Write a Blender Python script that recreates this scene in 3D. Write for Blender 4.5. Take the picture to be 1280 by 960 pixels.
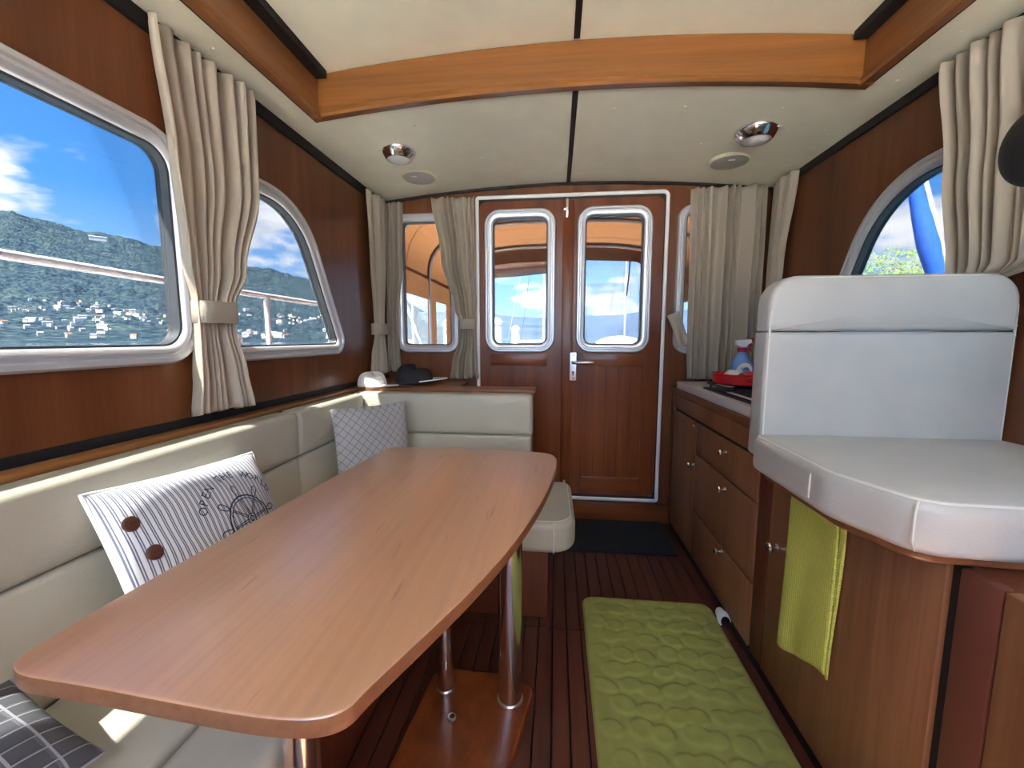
import bpy, bmesh, math, random
from mathutils import Vector, Matrix, noise
from mathutils.geometry import tessellate_polygon
random.seed(7)
R = math.radians
S = bpy.context.scene
COL = S.collection
for o in list(bpy.data.objects): bpy.data.objects.remove(o, do_unlink=True)

# ------------------------------------------------------------------ camera
FPX, VX, VY, H = 510.0, 695.0, 423.0, 1.05
yd = Vector((VX-640, 480-VY, FPX)).normalized()
YAW = math.asin(yd.x); PIT = math.atan2(yd.y, yd.z)
FW = Vector((-math.sin(YAW)*math.cos(PIT), math.cos(YAW)*math.cos(PIT), -math.sin(PIT)))
RT = Vector((math.cos(YAW), math.sin(YAW), 0)); UP = RT.cross(FW)
CAMP = Vector((0, 0, H))
cd = bpy.data.cameras.new('camera'); cam = bpy.data.objects.new('camera', cd); COL.objects.link(cam)
cd.sensor_width = 36; cd.lens = FPX/1280*36; cd.clip_start = 0.02; cd.clip_end = 20000
M = Matrix((RT, UP, -FW)).transposed().to_4x4(); M.translation = CAMP
cam.matrix_world = M
S.camera = cam
def ray(x, y): return FW + RT*((x-640)/FPX) + UP*((480-y)/FPX)
def atx(x, y, X): d = ray(x, y); return CAMP + d*(X/d.x)
def aty(x, y, Y): d = ray(x, y); return CAMP + d*(Y/d.y)
def atz(x, y, Z): d = ray(x, y); return CAMP + d*((Z-H)/d.z)

# ------------------------------------------------------------------ light
S.view_settings.view_transform = 'Standard'; S.view_settings.look = 'None'
S.view_settings.gamma = 1; S.view_settings.use_curve_mapping = False
S.view_settings.exposure = 2.25
SKY = 2.8
w = bpy.data.worlds.new('sky'); S.world = w; w.use_nodes = True
nt = w.node_tree; nt.nodes.clear()
def N(t, typ, **k):
    n = t.nodes.new(typ)
    for a, v in k.items():
        if a in n.bl_rna.properties.keys() and a not in ('inputs',): setattr(n, a, v)
    return n
def ramp(t, stops, interp='LINEAR'):
    n = t.nodes.new('ShaderNodeValToRGB'); e = n.color_ramp.elements; n.color_ramp.interpolation = interp
    while len(e) > 1: e.remove(e[-1])
    for i, (p, c) in enumerate(stops):
        q = e[0] if i == 0 else e.new(p)
        q.position = p; q.color = (*c, 1) if len(c) == 3 else c
    return n
tc = N(nt, 'ShaderNodeTexCoord'); sep = N(nt, 'ShaderNodeSeparateXYZ'); nt.links.new(tc.outputs['Generated'], sep.inputs[0])
grad = ramp(nt, [(0, (.50, .70, .90)), (.06, (.36, .62, .92)), (.25, (.10, .35, .82)), (.7, (.04, .19, .62)), (1, (.03, .15, .52))])
nt.links.new(sep.outputs['Z'], grad.inputs[0])
zz = N(nt, 'ShaderNodeMath', operation='MAXIMUM'); nt.links.new(sep.outputs['Z'], zz.inputs[0]); zz.inputs[1].default_value = 0.0
za = N(nt, 'ShaderNodeMath', operation='ADD'); nt.links.new(zz.outputs[0], za.inputs[0]); za.inputs[1].default_value = 0.22
dv = N(nt, 'ShaderNodeVectorMath', operation='DIVIDE'); cmb = N(nt, 'ShaderNodeCombineXYZ')
nt.links.new(tc.outputs['Generated'], dv.inputs[0])
for i in range(3): nt.links.new(za.outputs[0], cmb.inputs[i])
nt.links.new(cmb.outputs[0], dv.inputs[1])
cn = N(nt, 'ShaderNodeTexNoise'); cn.inputs['Scale'].default_value = 1.55; cn.inputs['Detail'].default_value = 9; cn.inputs['Roughness'].default_value = .52
nt.links.new(dv.outputs[0], cn.inputs['Vector'])
cm = ramp(nt, [(.485, (0, 0, 0)), (.57, (1, 1, 1))], 'EASE'); nt.links.new(cn.outputs['Fac'], cm.inputs[0])
cn2 = N(nt, 'ShaderNodeTexNoise'); cn2.inputs['Scale'].default_value = 4; cn2.inputs['Detail'].default_value = 5
nt.links.new(dv.outputs[0], cn2.inputs['Vector'])
cc = ramp(nt, [(.35, (.62, .70, .80)), (.6, (1, 1, 1))]); nt.links.new(cn2.outputs['Fac'], cc.inputs[0])
mx = N(nt, 'ShaderNodeMixRGB'); nt.links.new(cm.outputs[0], mx.inputs[0]); nt.links.new(grad.outputs[0], mx.inputs[1]); nt.links.new(cc.outputs[0], mx.inputs[2])
bg = N(nt, 'ShaderNodeBackground'); bg.inputs[1].default_value = SKY; nt.links.new(mx.outputs[0], bg.inputs[0])
wo = N(nt, 'ShaderNodeOutputWorld'); nt.links.new(bg.outputs[0], wo.inputs[0])
S.cycles.diffuse_bounces = 8; S.cycles.max_bounces = 16; S.cycles.transparent_max_bounces = 24
SUND = Vector((1, 1.6, -2.8)).normalized()
sl = bpy.data.lights.new('sun', 'SUN'); sl.energy = 46; sl.angle = R(.6); sl.color = (1, .94, .82)
so = bpy.data.objects.new('sun', sl); COL.objects.link(so)
so.rotation_euler = SUND.to_track_quat('-Z', 'Y').to_euler(); so.location = (-8, -3, 12)

# ------------------------------------------------------------------ materials
MATS = {}
def newmat(name):
    m = bpy.data.materials.new(name); m.use_nodes = True; MATS[name] = m
    t = m.node_tree; b = t.nodes['Principled BSDF']
    return m, t, b
def setp(b, **k):
    for a, v in k.items(): b.inputs[a.replace('_', ' ')].default_value = v
def plain(name, c, rough=.5, metal=0, bump=0, bscale=200, var=0, **k):
    m, t, b = newmat(name); setp(b, Base_Color=(*c, 1), Roughness=rough, Metallic=metal)
    for a, v in k.items(): b.inputs[a.replace('_', ' ')].default_value = v
    if bump or var:
        co = N(t, 'ShaderNodeTexCoord'); n = N(t, 'ShaderNodeTexNoise'); n.inputs['Scale'].default_value = bscale; n.inputs['Detail'].default_value = 4
        t.links.new(co.outputs['Object'], n.inputs['Vector'])
        if bump:
            bp = N(t, 'ShaderNodeBump'); bp.inputs['Strength'].default_value = bump; bp.inputs['Distance'].default_value = .002
            t.links.new(n.outputs['Fac'], bp.inputs['Height']); t.links.new(bp.outputs[0], b.inputs['Normal'])
        if var:
            n2 = N(t, 'ShaderNodeTexNoise'); n2.inputs['Scale'].default_value = bscale*.03; t.links.new(co.outputs['Object'], n2.inputs['Vector'])
            r = ramp(t, [(.3, tuple(x*(1-var) for x in c)), (.7, tuple(min(1, x*(1+var)) for x in c))]); t.links.new(n2.outputs['Fac'], r.inputs[0])
            t.links.new(r.outputs[0], b.inputs['Base Color'])
    return m
def wood(name, c1, c2, c3, axis='z', rough=.32, scale=1.0, fleck=0, coat=.10):
    """grain runs along `axis`"""
    m, t, b = newmat(name); setp(b, Specular_IOR_Level=.35, Roughness=rough, Coat_Weight=coat, Coat_Roughness=.15 if coat < .5 else .30, Coat_IOR=1.5 if coat < .5 else 2.3)
    co = N(t, 'ShaderNodeTexCoord'); mp = N(t, 'ShaderNodeMapping'); oi = N(t, 'ShaderNodeObjectInfo')
    s = {'x': (.7, 11, 11), 'y': (11, .7, 11), 'z': (11, 11, .7)}[axis]
    mp.inputs['Scale'].default_value = tuple(v*scale for v in s)
    t.links.new(co.outputs['Object'], mp.inputs[0])
    sc = N(t, 'ShaderNodeVectorMath', operation='SCALE'); sc.inputs['Scale'].default_value = 37
    cx = N(t, 'ShaderNodeCombineXYZ')
    for i in range(3): t.links.new(oi.outputs['Random'], cx.inputs[i])
    t.links.new(cx.outputs[0], sc.inputs[0]); t.links.new(sc.outputs[0], mp.inputs['Location'])
    n = N(t, 'ShaderNodeTexNoise'); n.inputs['Scale'].default_value = 1; n.inputs['Detail'].default_value = 6; n.inputs['Roughness'].default_value = .6; n.inputs['Distortion'].default_value = .6
    t.links.new(mp.outputs[0], n.inputs['Vector'])
    r = ramp(t, [(.28, c1), (.52, c2), (.78, c3)]); t.links.new(n.outputs['Fac'], r.inputs[0])
    mp2 = N(t, 'ShaderNodeMapping'); f = 14*scale
    mp2.inputs['Scale'].default_value = tuple(v*f/(1 if v < 5 else 1) for v in {'x': (.25, 9, 9), 'y': (9, .25, 9), 'z': (9, 9, .25)}[axis])
    t.links.new(co.outputs['Object'], mp2.inputs[0])
    n2 = N(t, 'ShaderNodeTexNoise'); n2.inputs['Scale'].default_value = 1; n2.inputs['Detail'].default_value = 3
    t.links.new(mp2.outputs[0], n2.inputs['Vector'])
    r2 = ramp(t, [(.3, (.72, .72, .72)), (.6, (1, 1, 1))]); t.links.new(n2.outputs['Fac'], r2.inputs[0])
    mu = N(t, 'ShaderNodeMixRGB', blend_type='MULTIPLY'); mu.inputs[0].default_value = .55
    t.links.new(r.outputs[0], mu.inputs[1]); t.links.new(r2.outputs[0], mu.inputs[2])
    out = mu.outputs[0]
    if fleck:
        mp3 = N(t, 'ShaderNodeMapping'); mp3.inputs['Scale'].default_value = (70, 7, 70) if axis == 'y' else (7, 70, 70); mp3.inputs['Rotation'].default_value = (0, 0, .18)
        t.links.new(co.outputs['Object'], mp3.inputs[0])
        n3 = N(t, 'ShaderNodeTexNoise'); n3.inputs['Scale'].default_value = 1; n3.inputs['Detail'].default_value = 2; t.links.new(mp3.outputs[0], n3.inputs['Vector'])
        r3 = ramp(t, [(.67, (1, 1, 1)), (.74, (.6, .52, .5))]); t.links.new(n3.outputs['Fac'], r3.inputs[0])
        m3 = N(t, 'ShaderNodeMixRGB', blend_type='MULTIPLY'); m3.inputs[0].default_value = fleck
        t.links.new(out, m3.inputs[1]); t.links.new(r3.outputs[0], m3.inputs[2]); out = m3.outputs[0]
    t.links.new(out, b.inputs['Base Color'])
    return m
def glassmat(name, tint, refl=1.0):
    m = bpy.data.materials.new(name); m.use_nodes = True; MATS[name] = m
    t = m.node_tree; t.nodes.clear()
    tr = N(t, 'ShaderNodeBsdfTransparent'); tr.inputs[0].default_value = (*tint, 1)
    gl = N(t, 'ShaderNodeBsdfGlossy'); gl.inputs['Roughness'].default_value = .02
    fr = N(t, 'ShaderNodeFresnel'); fr.inputs[0].default_value = 1.45
    ml = N(t, 'ShaderNodeMath', operation='MULTIPLY'); ml.inputs[1].default_value = refl*.5; t.links.new(fr.outputs[0], ml.inputs[0])
    mi = N(t, 'ShaderNodeMixShader'); t.links.new(ml.outputs[0], mi.inputs[0]); t.links.new(tr.outputs[0], mi.inputs[1]); t.links.new(gl.outputs[0], mi.inputs[2])
    o = N(t, 'ShaderNodeOutputMaterial'); t.links.new(mi.outputs[0], o.inputs[0]); return m
def thinmat(name, c, trans=.5, clear=0.0, tcol=None, bump=0):
    """cloth or film: diffuse + translucent (+ see-through)"""
    m = bpy.data.materials.new(name); m.use_nodes = True; MATS[name] = m
    t = m.node_tree; t.nodes.clear()
    d = N(t, 'ShaderNodeBsdfDiffuse'); d.inputs[0].default_value = (*c, 1)
    l = N(t, 'ShaderNodeBsdfTranslucent'); l.inputs[0].default_value = (*(tcol or c), 1)
    mi = N(t, 'ShaderNodeMixShader'); mi.inputs[0].default_value = trans
    t.links.new(d.outputs[0], mi.inputs[1]); t.links.new(l.outputs[0], mi.inputs[2]); out = mi.outputs[0]
    if bump:
        co = N(t, 'ShaderNodeTexCoord'); n = N(t, 'ShaderNodeTexNoise'); n.inputs['Scale'].default_value = 700
        t.links.new(co.outputs['Object'], n.inputs[0]); bp = N(t, 'ShaderNodeBump'); bp.inputs['Strength'].default_value = bump; bp.inputs['Distance'].default_value = .001
        t.links.new(n.outputs['Fac'], bp.inputs['Height']); t.links.new(bp.outputs[0], d.inputs['Normal'])
    if clear:
        tr = N(t, 'ShaderNodeBsdfTransparent'); tr.inputs[0].default_value = (.95, .97, 1, 1); m2 = N(t, 'ShaderNodeMixShader'); m2.inputs[0].default_value = clear
        t.links.new(out, m2.inputs[1]); t.links.new(tr.outputs[0], m2.inputs[2]); out = m2.outputs[0]
    o = N(t, 'ShaderNodeOutputMaterial'); t.links.new(out, o.inputs[0]); return m

W_WALL = wood('wall_wood', (.10, .030, .010), (.155, .050, .017), (.22, .078, .028), 'z', .30)
W_DOOR = wood('door_wood', (.11, .024, .006), (.175, .042, .010), (.24, .066, .018), 'z', .28)
W_DOORH = wood('door_rail_wood', (.12, .028, .007), (.19, .048, .012), (.26, .074, .020), 'x', .28)
W_CAB = wood('cabinet_wood', (.18, .075, .032), (.26, .115, .05), (.34, .16, .075), 'z', .38)
W_CABD = wood('cabinet_post_wood', (.10, .028, .013), (.13, .038, .017), (.16, .05, .022), 'z', .4)
W_CABH = wood('counter_edge_wood', (.15, .055, .02), (.21, .08, .03), (.27, .11, .045), 'y', .35)
W_BEAMX = wood('beam_wood', (.17, .060, .013), (.25, .095, .022), (.32, .13, .035), 'x', .35)
W_BEAMY = wood('beam_side_wood', (.16, .055, .015), (.24, .09, .026), (.30, .125, .04), 'y', .35)
W_SHELF = wood('ledge_wood', (.18, .07, .02), (.27, .115, .036), (.34, .155, .055), 'y', .3)
W_TABLE = wood('table_wood', (.37, .165, .08), (.45, .22, .112), (.51, .265, .145), 'y', .38, .8, fleck=.8, coat=.9)
W_EDGE = wood('table_edge_wood', (.17, .07, .03), (.22, .095, .042), (.27, .125, .06), 'y', .4)
W_FLOOR = wood('floor_plank_wood', (.052, .014, .008), (.085, .024, .013), (.12, .036, .02), 'y', .34, 1.6)
M_BLACK = plain('black_seal', (.006, .006, .007), .6)
M_CAULK = plain('black_caulk', (.006, .004, .004), .7)
M_CEIL = plain('ceiling_vinyl', (.80, .79, .62), .5, bump=.15, bscale=350, var=.03)
M_CREAM = plain('cream_leather', (.385, .37, .295), .42, bump=.22, bscale=260, var=.04)
M_GREYL = plain('helm_leather', (.44, .43, .39), .4, bump=.25, bscale=240, var=.05)
M_PIPE = plain('piping', (.62, .60, .53), .5)
M_ALU = plain('window_aluminium', (.60, .61, .63), .32, .45, bump=0)
M_ALUD = plain('window_rubber', (.05, .055, .06), .5)
M_CHROME = plain('chrome', (.82, .80, .78), .12, 1)
M_STEEL = plain('brushed_steel', (.6, .6, .6), .3, 1)
M_WHITE = plain('white_lacquer', (.78, .78, .76), .35)
M_CTOP = plain('white_countertop', (.62, .60, .57), .3)
M_CURT = thinmat('curtain_cloth', (.52, .455, .36), .3, tcol=(.7, .62, .5), bump=.3)
M_BAND = thinmat('curtain_band_cloth', (.50, .45, .36), .25, tcol=(.6, .54, .43), bump=.3)
M_GREENMAT = plain('green_mat', (.27, .28, .065), .9, bump=.5, bscale=900, var=.08)
M_BLKMAT = plain('black_doormat', (.010, .012, .013), .95, bump=1, bscale=600)
M_REDPAN = plain('red_enamel', (.55, .015, .02), .3)
M_HOB = plain('black_hob', (.012, .012, .013), .35)
M_GLASS = glassmat('tinted_glass', (.31, .315, .325), .6)  # tint added to dim the outside view against the cabin
M_AFTGL = glassmat('aft_glass', (.36, .365, .37), .6)  # lighter tint, also added to dim the view astern
M_CLEAR = glassmat('clear_glass', (.97, .975, .98))
M_CANVAS = thinmat('orange_canvas', (.30, .15, .07), .5, tcol=(.17, .075, .032))
M_CANVD = plain('brown_canvas_hem', (.22, .12, .06), .8)
M_VINYL = thinmat('milky_vinyl', (.80, .84, .90), .6, clear=.80)
M_TUBEW = plain('white_tube', (.85, .86, .87), .25)
M_WHITECL = plain('white_cloth', (.80, .79, .76), .8)
M_DARKCL = plain('charcoal_cloth', (.018, .020, .024), .85, bump=.5, bscale=500)
M_BROWNB = plain('brown_button', (.09, .032, .018), .3)
M_NAVY = plain('navy_print', (.012, .018, .05), .8)
M_BLUEB = plain('blue_bottle', (.10, .24, .55), .3)
M_REDC = plain('red_cap', (.35, .01, .04), .35)
M_STICK = plain('red_sticker', (.45, .01, .015), .5)
M_LENS = plain('frosted_lens', (.62, .62, .60), .5)
M_SPK = plain('grey_speaker', (.38, .39, .34), .55, bump=.4, bscale=900)
M_SPKR = plain('cream_rim', (.66, .62, .44), .45)
M_BLUES = plain('blue_sailcloth', (.02, .13, .62), .7)
M_HULLW = plain('white_hull', (.82, .83, .84), .35)

# towel: waffle weave
def towelmat():
    m, t, b = newmat('yellow_green_towel'); setp(b, Base_Color=(.56, .58, .11, 1), Roughness=.95)
    co = N(t, 'ShaderNodeTexCoord'); mp = N(t, 'ShaderNodeMapping'); mp.inputs['Scale'].default_value = (1, 150, 150); t.links.new(co.outputs['Object'], mp.inputs[0])
    v = N(t, 'ShaderNodeTexVoronoi'); v.inputs['Scale'].default_value = 1; v.inputs['Randomness'].default_value = .12; t.links.new(mp.outputs[0], v.inputs['Vector'])
    bp = N(t, 'ShaderNodeBump'); bp.inputs['Strength'].default_value = .9; bp.inputs['Distance'].default_value = .003; t.links.new(v.outputs['Distance'], bp.inputs['Height']); t.links.new(bp.outputs[0], b.inputs['Normal'])
    r = ramp(t, [(.0, (.38, .40, .05)), (.5, (.62, .64, .13))]); t.links.new(v.outputs['Distance'], r.inputs[0]); t.links.new(r.outputs[0], b.inputs['Base Color'])
    return m
M_TOWEL = towelmat()
def uvmat(name, kind):
    """pillow fabrics in the pillow's own UV"""
    m, t, b = newmat(name); setp(b, Roughness=.9)
    uv = N(t, 'ShaderNodeUVMap'); sp = N(t, 'ShaderNodeSeparateXYZ'); t.links.new(uv.outputs[0], sp.inputs[0])
    def math_(op, a, bb=None):
        n = N(t, 'ShaderNodeMath', operation=op)
        if hasattr(a, 'links'): t.links.new(a, n.inputs[0])
        else: n.inputs[0].default_value = a
        if bb is not None:
            if hasattr(bb, 'links'): t.links.new(bb, n.inputs[1])
            else: n.inputs[1].default_value = bb
        return n.outputs[0]
    U, V = sp.outputs['X'], sp.outputs['Y']
    if kind == 'stripe':
        f = math_('FRACT', math_('MULTIPLY', U, 34))
        r = ramp(t, [(0, (.56, .57, .60)), (.36, (.56, .57, .60)), (.40, (.085, .10, .15)), (.52, (.085, .10, .15)), (.56, (.47, .48, .52)), (.66, (.47, .48, .52)), (.70, (.085, .10, .15)), (.82, (.085, .10, .15)), (.86, (.56, .57, .60))])
        t.links.new(f, r.inputs[0]); t.links.new(r.outputs[0], b.inputs['Base Color'])
    else:
        if kind == 'diamond':
            a = math_('FRACT', math_('MULTIPLY', math_('ADD', U, V), 9.5)); c = math_('FRACT', math_('MULTIPLY', math_('SUBTRACT', math_('ADD', U, 1), V), 9.5))
            w_, base, line = .07, (.34, .33, .33), (.10, .10, .12)
        else:
            a = math_('FRACT', math_('MULTIPLY', U, 9)); c = math_('FRACT', math_('MULTIPLY', V, 9))
            w_, base, line = .10, (.075, .08, .09), (.30, .30, .33)
        l = math_('MINIMUM', math_('MINIMUM', a, c), 1.0)
        r = ramp(t, [(0, line), (w_*.8, line), (w_, base)]); t.links.new(l, r.inputs[0]); t.links.new(r.outputs[0], b.inputs['Base Color'])
        bp = N(t, 'ShaderNodeBump'); bp.inputs['Strength'].default_value = .4 if kind == 'diamond' else .8; bp.inputs['Distance'].default_value = .003
        r4 = ramp(t, [(0, (1, 1, 1)), (w_, (1, 1, 1)), (w_*2, (0, 0, 0))]) if kind != 'diamond' else ramp(t, [(0, (0, 0, 0)), (w_*1.5, (1, 1, 1))])
        t.links.new(l, r4.inputs[0]); t.links.new(r4.outputs[0], bp.inputs['Height']); t.links.new(bp.outputs[0], b.inputs['Normal'])
    return m
M_STRIPE = uvmat('navy_stripe_cotton', 'stripe'); M_DIAM = uvmat('grey_diamond_cloth', 'diamond'); M_GRID = uvmat('charcoal_grid_cloth', 'grid')
def hillmat():
    m, t, b = newmat('forest'); setp(b, Roughness=1, Specular_IOR_Level=0)
    co = N(t, 'ShaderNodeTexCoord')
    n = N(t, 'ShaderNodeTexNoise'); n.inputs['Scale'].default_value = .035; n.inputs['Detail'].default_value = 7; n.inputs['Roughness'].default_value = .7; t.links.new(co.outputs['Object'], n.inputs[0])
    r = ramp(t, [(.35, (.014, .028, .050)), (.5, (.034, .058, .078)), (.66, (.075, .112, .098))]); t.links.new(n.outputs['Fac'], r.inputs[0]); t.links.new(r.outputs[0], b.inputs['Base Color'])
    vo = N(t, 'ShaderNodeTexVoronoi'); vo.inputs['Scale'].default_value = .11; t.links.new(co.outputs['Object'], vo.inputs['Vector'])
    ad = N(t, 'ShaderNodeMath', operation='SUBTRACT'); t.links.new(n.outputs['Fac'], ad.inputs[0]); t.links.new(vo.outputs['Distance'], ad.inputs[1])
    bp = N(t, 'ShaderNodeBump'); bp.inputs['Strength'].default_value = 1; bp.inputs['Distance'].default_value = 6; t.links.new(ad.outputs[0], bp.inputs['Height']); t.links.new(bp.outputs[0], b.inputs['Normal'])
    return m
M_HILL = hillmat()
M_FARHILL = plain('hazed_far_forest', (.028, .058, .105), 1, bump=0, var=.3, bscale=.15)  # distance haze is painted in as blue forest colour
M_WATER = plain('lake_water', (.02, .07, .11), .12)
M_HOUSE = plain('house_walls', (.62, .62, .60), .8)
M_HROOF = plain('house_roof', (.20, .18, .18), .8)
M_LEAF = plain('leaf_green', (.16, .26, .05), .8, var=.3, bscale=60)

# ------------------------------------------------------------------ mesh helpers
ORG = {}
def mk(name, verts, faces, mat, parent=None, smooth=True, bevel=0, seg=2, angle=38, uvs=None, recalc=True):
    me = bpy.data.meshes.new(name)
    verts = [Vector(v) for v in verts]
    if parent is not None: org = ORG[parent.name]
    else:
        lo = Vector((min(v.x for v in verts), min(v.y for v in verts), min(v.z for v in verts))); hi = Vector((max(v.x for v in verts), max(v.y for v in verts), max(v.z for v in verts)))
        org = Vector(((lo.x+hi.x)/2, (lo.y+hi.y)/2, lo.z))
    me.from_pydata([v-org for v in verts], [], faces)
    mats = mat if isinstance(mat, (list, tuple)) else [mat]
    for mm in mats: me.materials.append(mm)
    if uvs:
        ul = me.uv_layers.new(name='UVMap')
        for lp in me.loops: ul.data[lp.index].uv = uvs[lp.vertex_index]
    bm = bmesh.new(); bm.from_mesh(me)
    if recalc: bmesh.ops.recalc_face_normals(bm, faces=bm.faces)
    if bevel:
        es = [e for e in bm.edges if len(e.link_faces) == 2 and e.calc_face_angle(0) > R(30)]
        bmesh.ops.bevel(bm, geom=es, offset=bevel, segments=seg, profile=.5, affect='EDGES', clamp_overlap=True)
    bm.to_mesh(me); bm.free()
    if smooth:
        for p in me.polygons: p.use_smooth = True
        me.set_sharp_from_angle(angle=R(angle))
    o = bpy.data.objects.new(name, me); COL.objects.link(o)
    if parent is not None: o.parent = parent; ORG[o.name] = org
    else: o.location = org; ORG[o.name] = org
    return o
def thing(name, label, cat, loc, group=None):
    o = bpy.data.objects.new(name, None); o.empty_display_size = .05; COL.objects.link(o); o.location = loc; ORG[o.name] = Vector(loc)
    return tag(o, label, cat, group)
def tag(o, label, cat, group=None, kind=None):
    if label: o['label'] = label
    if cat: o['category'] = cat
    if group: o['group'] = group
    if kind: o['kind'] = kind
    return o
def struct(o, label, cat='structure'):
    o['kind'] = 'structure'; o['label'] = label; o['category'] = cat; return o
def box(name, x0, x1, y0, y1, z0, z1, mat, parent=None, bevel=.003, seg=2):
    v = [(x, y, z) for x in (x0, x1) for y in (y0, y1) for z in (z0, z1)]
    f = [(0, 1, 3, 2), (4, 6, 7, 5), (0, 4, 5, 1), (2, 3, 7, 6), (0, 2, 6, 4), (1, 5, 7, 3)]
    return mk(name, v, f, mat, parent, bevel=bevel, seg=seg)
def rpoly(pts, n=8):
    out = []; L = len(pts)
    for i in range(L):
        p = Vector(pts[i][:2]); r = pts[i][2]; a = Vector(pts[i-1][:2]); b = Vector(pts[(i+1) % L][:2])
        if r <= 0: out.append((p.x, p.y)); continue
        da = (a-p).normalized(); db = (b-p).normalized(); ang = da.angle(db)
        tl = min(r/math.tan(ang/2), (a-p).length*.499, (b-p).length*.499); rr = tl*math.tan(ang/2)
        c = p+(da+db).normalized()*(rr/math.sin(ang/2)); s = p+da*tl; e = p+db*tl
        a0 = math.atan2(s.y-c.y, s.x-c.x); a1 = math.atan2(e.y-c.y, e.x-c.x); d = (a1-a0+math.pi) % (2*math.pi)-math.pi
        for k in range(n+1):
            q = a0+d*k/n; out.append((c.x+rr*math.cos(q), c.y+rr*math.sin(q)))
    return out
def area(p): return sum(p[i-1][0]*p[i][1]-p[i][0]*p[i-1][1] for i in range(len(p)))/2
def offs(p, d):
    """inset a closed outline by d"""
    s = 1 if area(p) > 0 else -1; o = []; L = len(p)
    for i in range(L):
        a, b, c = Vector(p[i-1]), Vector(p[i]), Vector(p[(i+1) % L])
        e1 = (b-a); e2 = (c-b)
        e1 = e1.normalized() if e1.length > 1e-9 else e2.normalized(); e2 = e2.normalized() if e2.length > 1e-9 else e1
        n1 = Vector((-e1.y, e1.x)); n2 = Vector((-e2.y, e2.x)); n = (n1+n2)
        n = n.normalized() if n.length > 1e-6 else n1
        k = 1/max(.35, n.dot(n1)); q = b+n*(d*s*k); o.append((q.x, q.y))
    return o
def panel(name, outer, holes, to3, t, mat, parent=None, smooth=False):
    loops = [outer]+holes; flat = [p for l in loops for p in l]
    tri = tessellate_polygon([[Vector((p[0], p[1], 0)) for p in l] for l in loops])
    n = len(flat); v = [to3(p[0], p[1], 0) for p in flat]+[to3(p[0], p[1], t) for p in flat]
    f = [tuple(x) for x in tri]+[tuple(i+n for i in reversed(x)) for x in tri]; k = 0
    for l in loops:
        L = len(l)
        for i in range(L): j = (i+1) % L; f.append((k+i, k+j, k+j+n, k+i+n))
        k += L
    return mk(name, v, f, mat, parent, smooth=smooth)
def ring(name, path, prof, to3, mat, parent=None):
    v = []; f = []; L = len(path); P = len(prof)
    for (o, d) in prof:
        for p in offs(path, o): v.append(to3(p[0], p[1], d))
    for a in range(P):
        b = (a+1) % P
        for i in range(L): j = (i+1) % L; f.append((a*L+i, a*L+j, b*L+j, b*L+i))
    return mk(name, v, f, mat, parent, angle=50)
def slab(name, outline, z0, z1, mat, parent=None, r=.01, puff=0, to3=None, seg=4, rb=None):
    """outline extruded z0..z1 with rounded rims and an optional domed top"""
    to3 = to3 or (lambda x, y, z: (x, y, z)); rb = r if rb is None else rb
    lay = []
    for k in range(seg+1): a = math.pi/2*k/seg; lay.append((rb*(1-math.sin(a)), z0+rb*(1-math.cos(a))))
    for k in range(seg+1): a = math.pi/2*k/seg; lay.append((r*(1-math.cos(a)), z1-r*(1-math.sin(a))))
    L = len(outline); v = []; f = []
    cx = sum(p[0] for p in outline)/L; cy = sum(p[1] for p in outline)/L
    rows = [(offs(outline, o), z) for o, z in lay]
    last = rows[-1][0]
    if puff:
        for q in (.93, .8, .6, .35, .15, .03): rows.append(([(cx+(p[0]-cx)*q, cy+(p[1]-cy)*q) for p in last], z1+puff*(1-q**3)))
    for pts, z in rows:
        for p in pts: v.append(to3(p[0], p[1], z))
    for a in range(len(rows)-1):
        for i in range(L): j = (i+1) % L; f.append((a*L+i, a*L+j, (a+1)*L+j, (a+1)*L+i))
    f.append(tuple(reversed(range(L)))); f.append(tuple(range((len(rows)-1)*L, len(rows)*L)))
    return mk(name, v, f, mat, parent, angle=55)
def tube(name, pts, r, mat, parent=None, n=12, closed=False, cap=True):
    pts = [Vector(p) for p in pts]; rs = r if isinstance(r, (list, tuple)) else [r]*len(pts); v = []; f = []; L = len(pts)
    prev = None
    for i, p in enumerate(pts):
        a = pts[i-1] if (i > 0 or closed) else p; b = pts[(i+1) % L] if (i < L-1 or closed) else p
        t = (b-a).normalized()
        if prev is None: u = t.orthogonal().normalized()
        else: u = (prev-t*prev.dot(t)).normalized()
        prev = u; w_ = t.cross(u)
        for k in range(n): q = 2*math.pi*k/n; v.append(p+u*(rs[i]*math.cos(q))+w_*(rs[i]*math.sin(q)))
    for i in range(L if closed else L-1):
        j = (i+1) % L
        for k in range(n): m = (k+1) % n; f.append((i*n+k, i*n+m, j*n+m, j*n+k))
    if cap and not closed: f.append(tuple(reversed(range(n)))); f.append(tuple(range((L-1)*n, L*n)))
    return mk(name, v, f, mat, parent)
def lathe(name, prof, c, mat, parent=None, n=32, axis=Vector((0, 0, 1)), xs=1):
    c = Vector(c); a = axis.normalized(); u = a.orthogonal().normalized(); w_ = a.cross(u); v = []; f = []
    if abs(a.z) > .99: u, w_ = Vector((1, 0, 0)), Vector((0, 1, 0))
    for (r, h) in prof:
        for k in range(n): q = 2*math.pi*k/n; v.append(c+u*(max(r, 1e-4)*xs*math.cos(q))+w_*(max(r, 1e-4)*math.sin(q))+a*h)
    for i in range(len(prof)-1):
        for k in range(n): m = (k+1) % n; f.append((i*n+k, i*n+m, (i+1)*n+m, (i+1)*n+k))
    f.append(tuple(range(n))); f.append(tuple(range((len(prof)-1)*n, len(prof)*n)))
    return mk(name, v, f, mat, parent)
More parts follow.
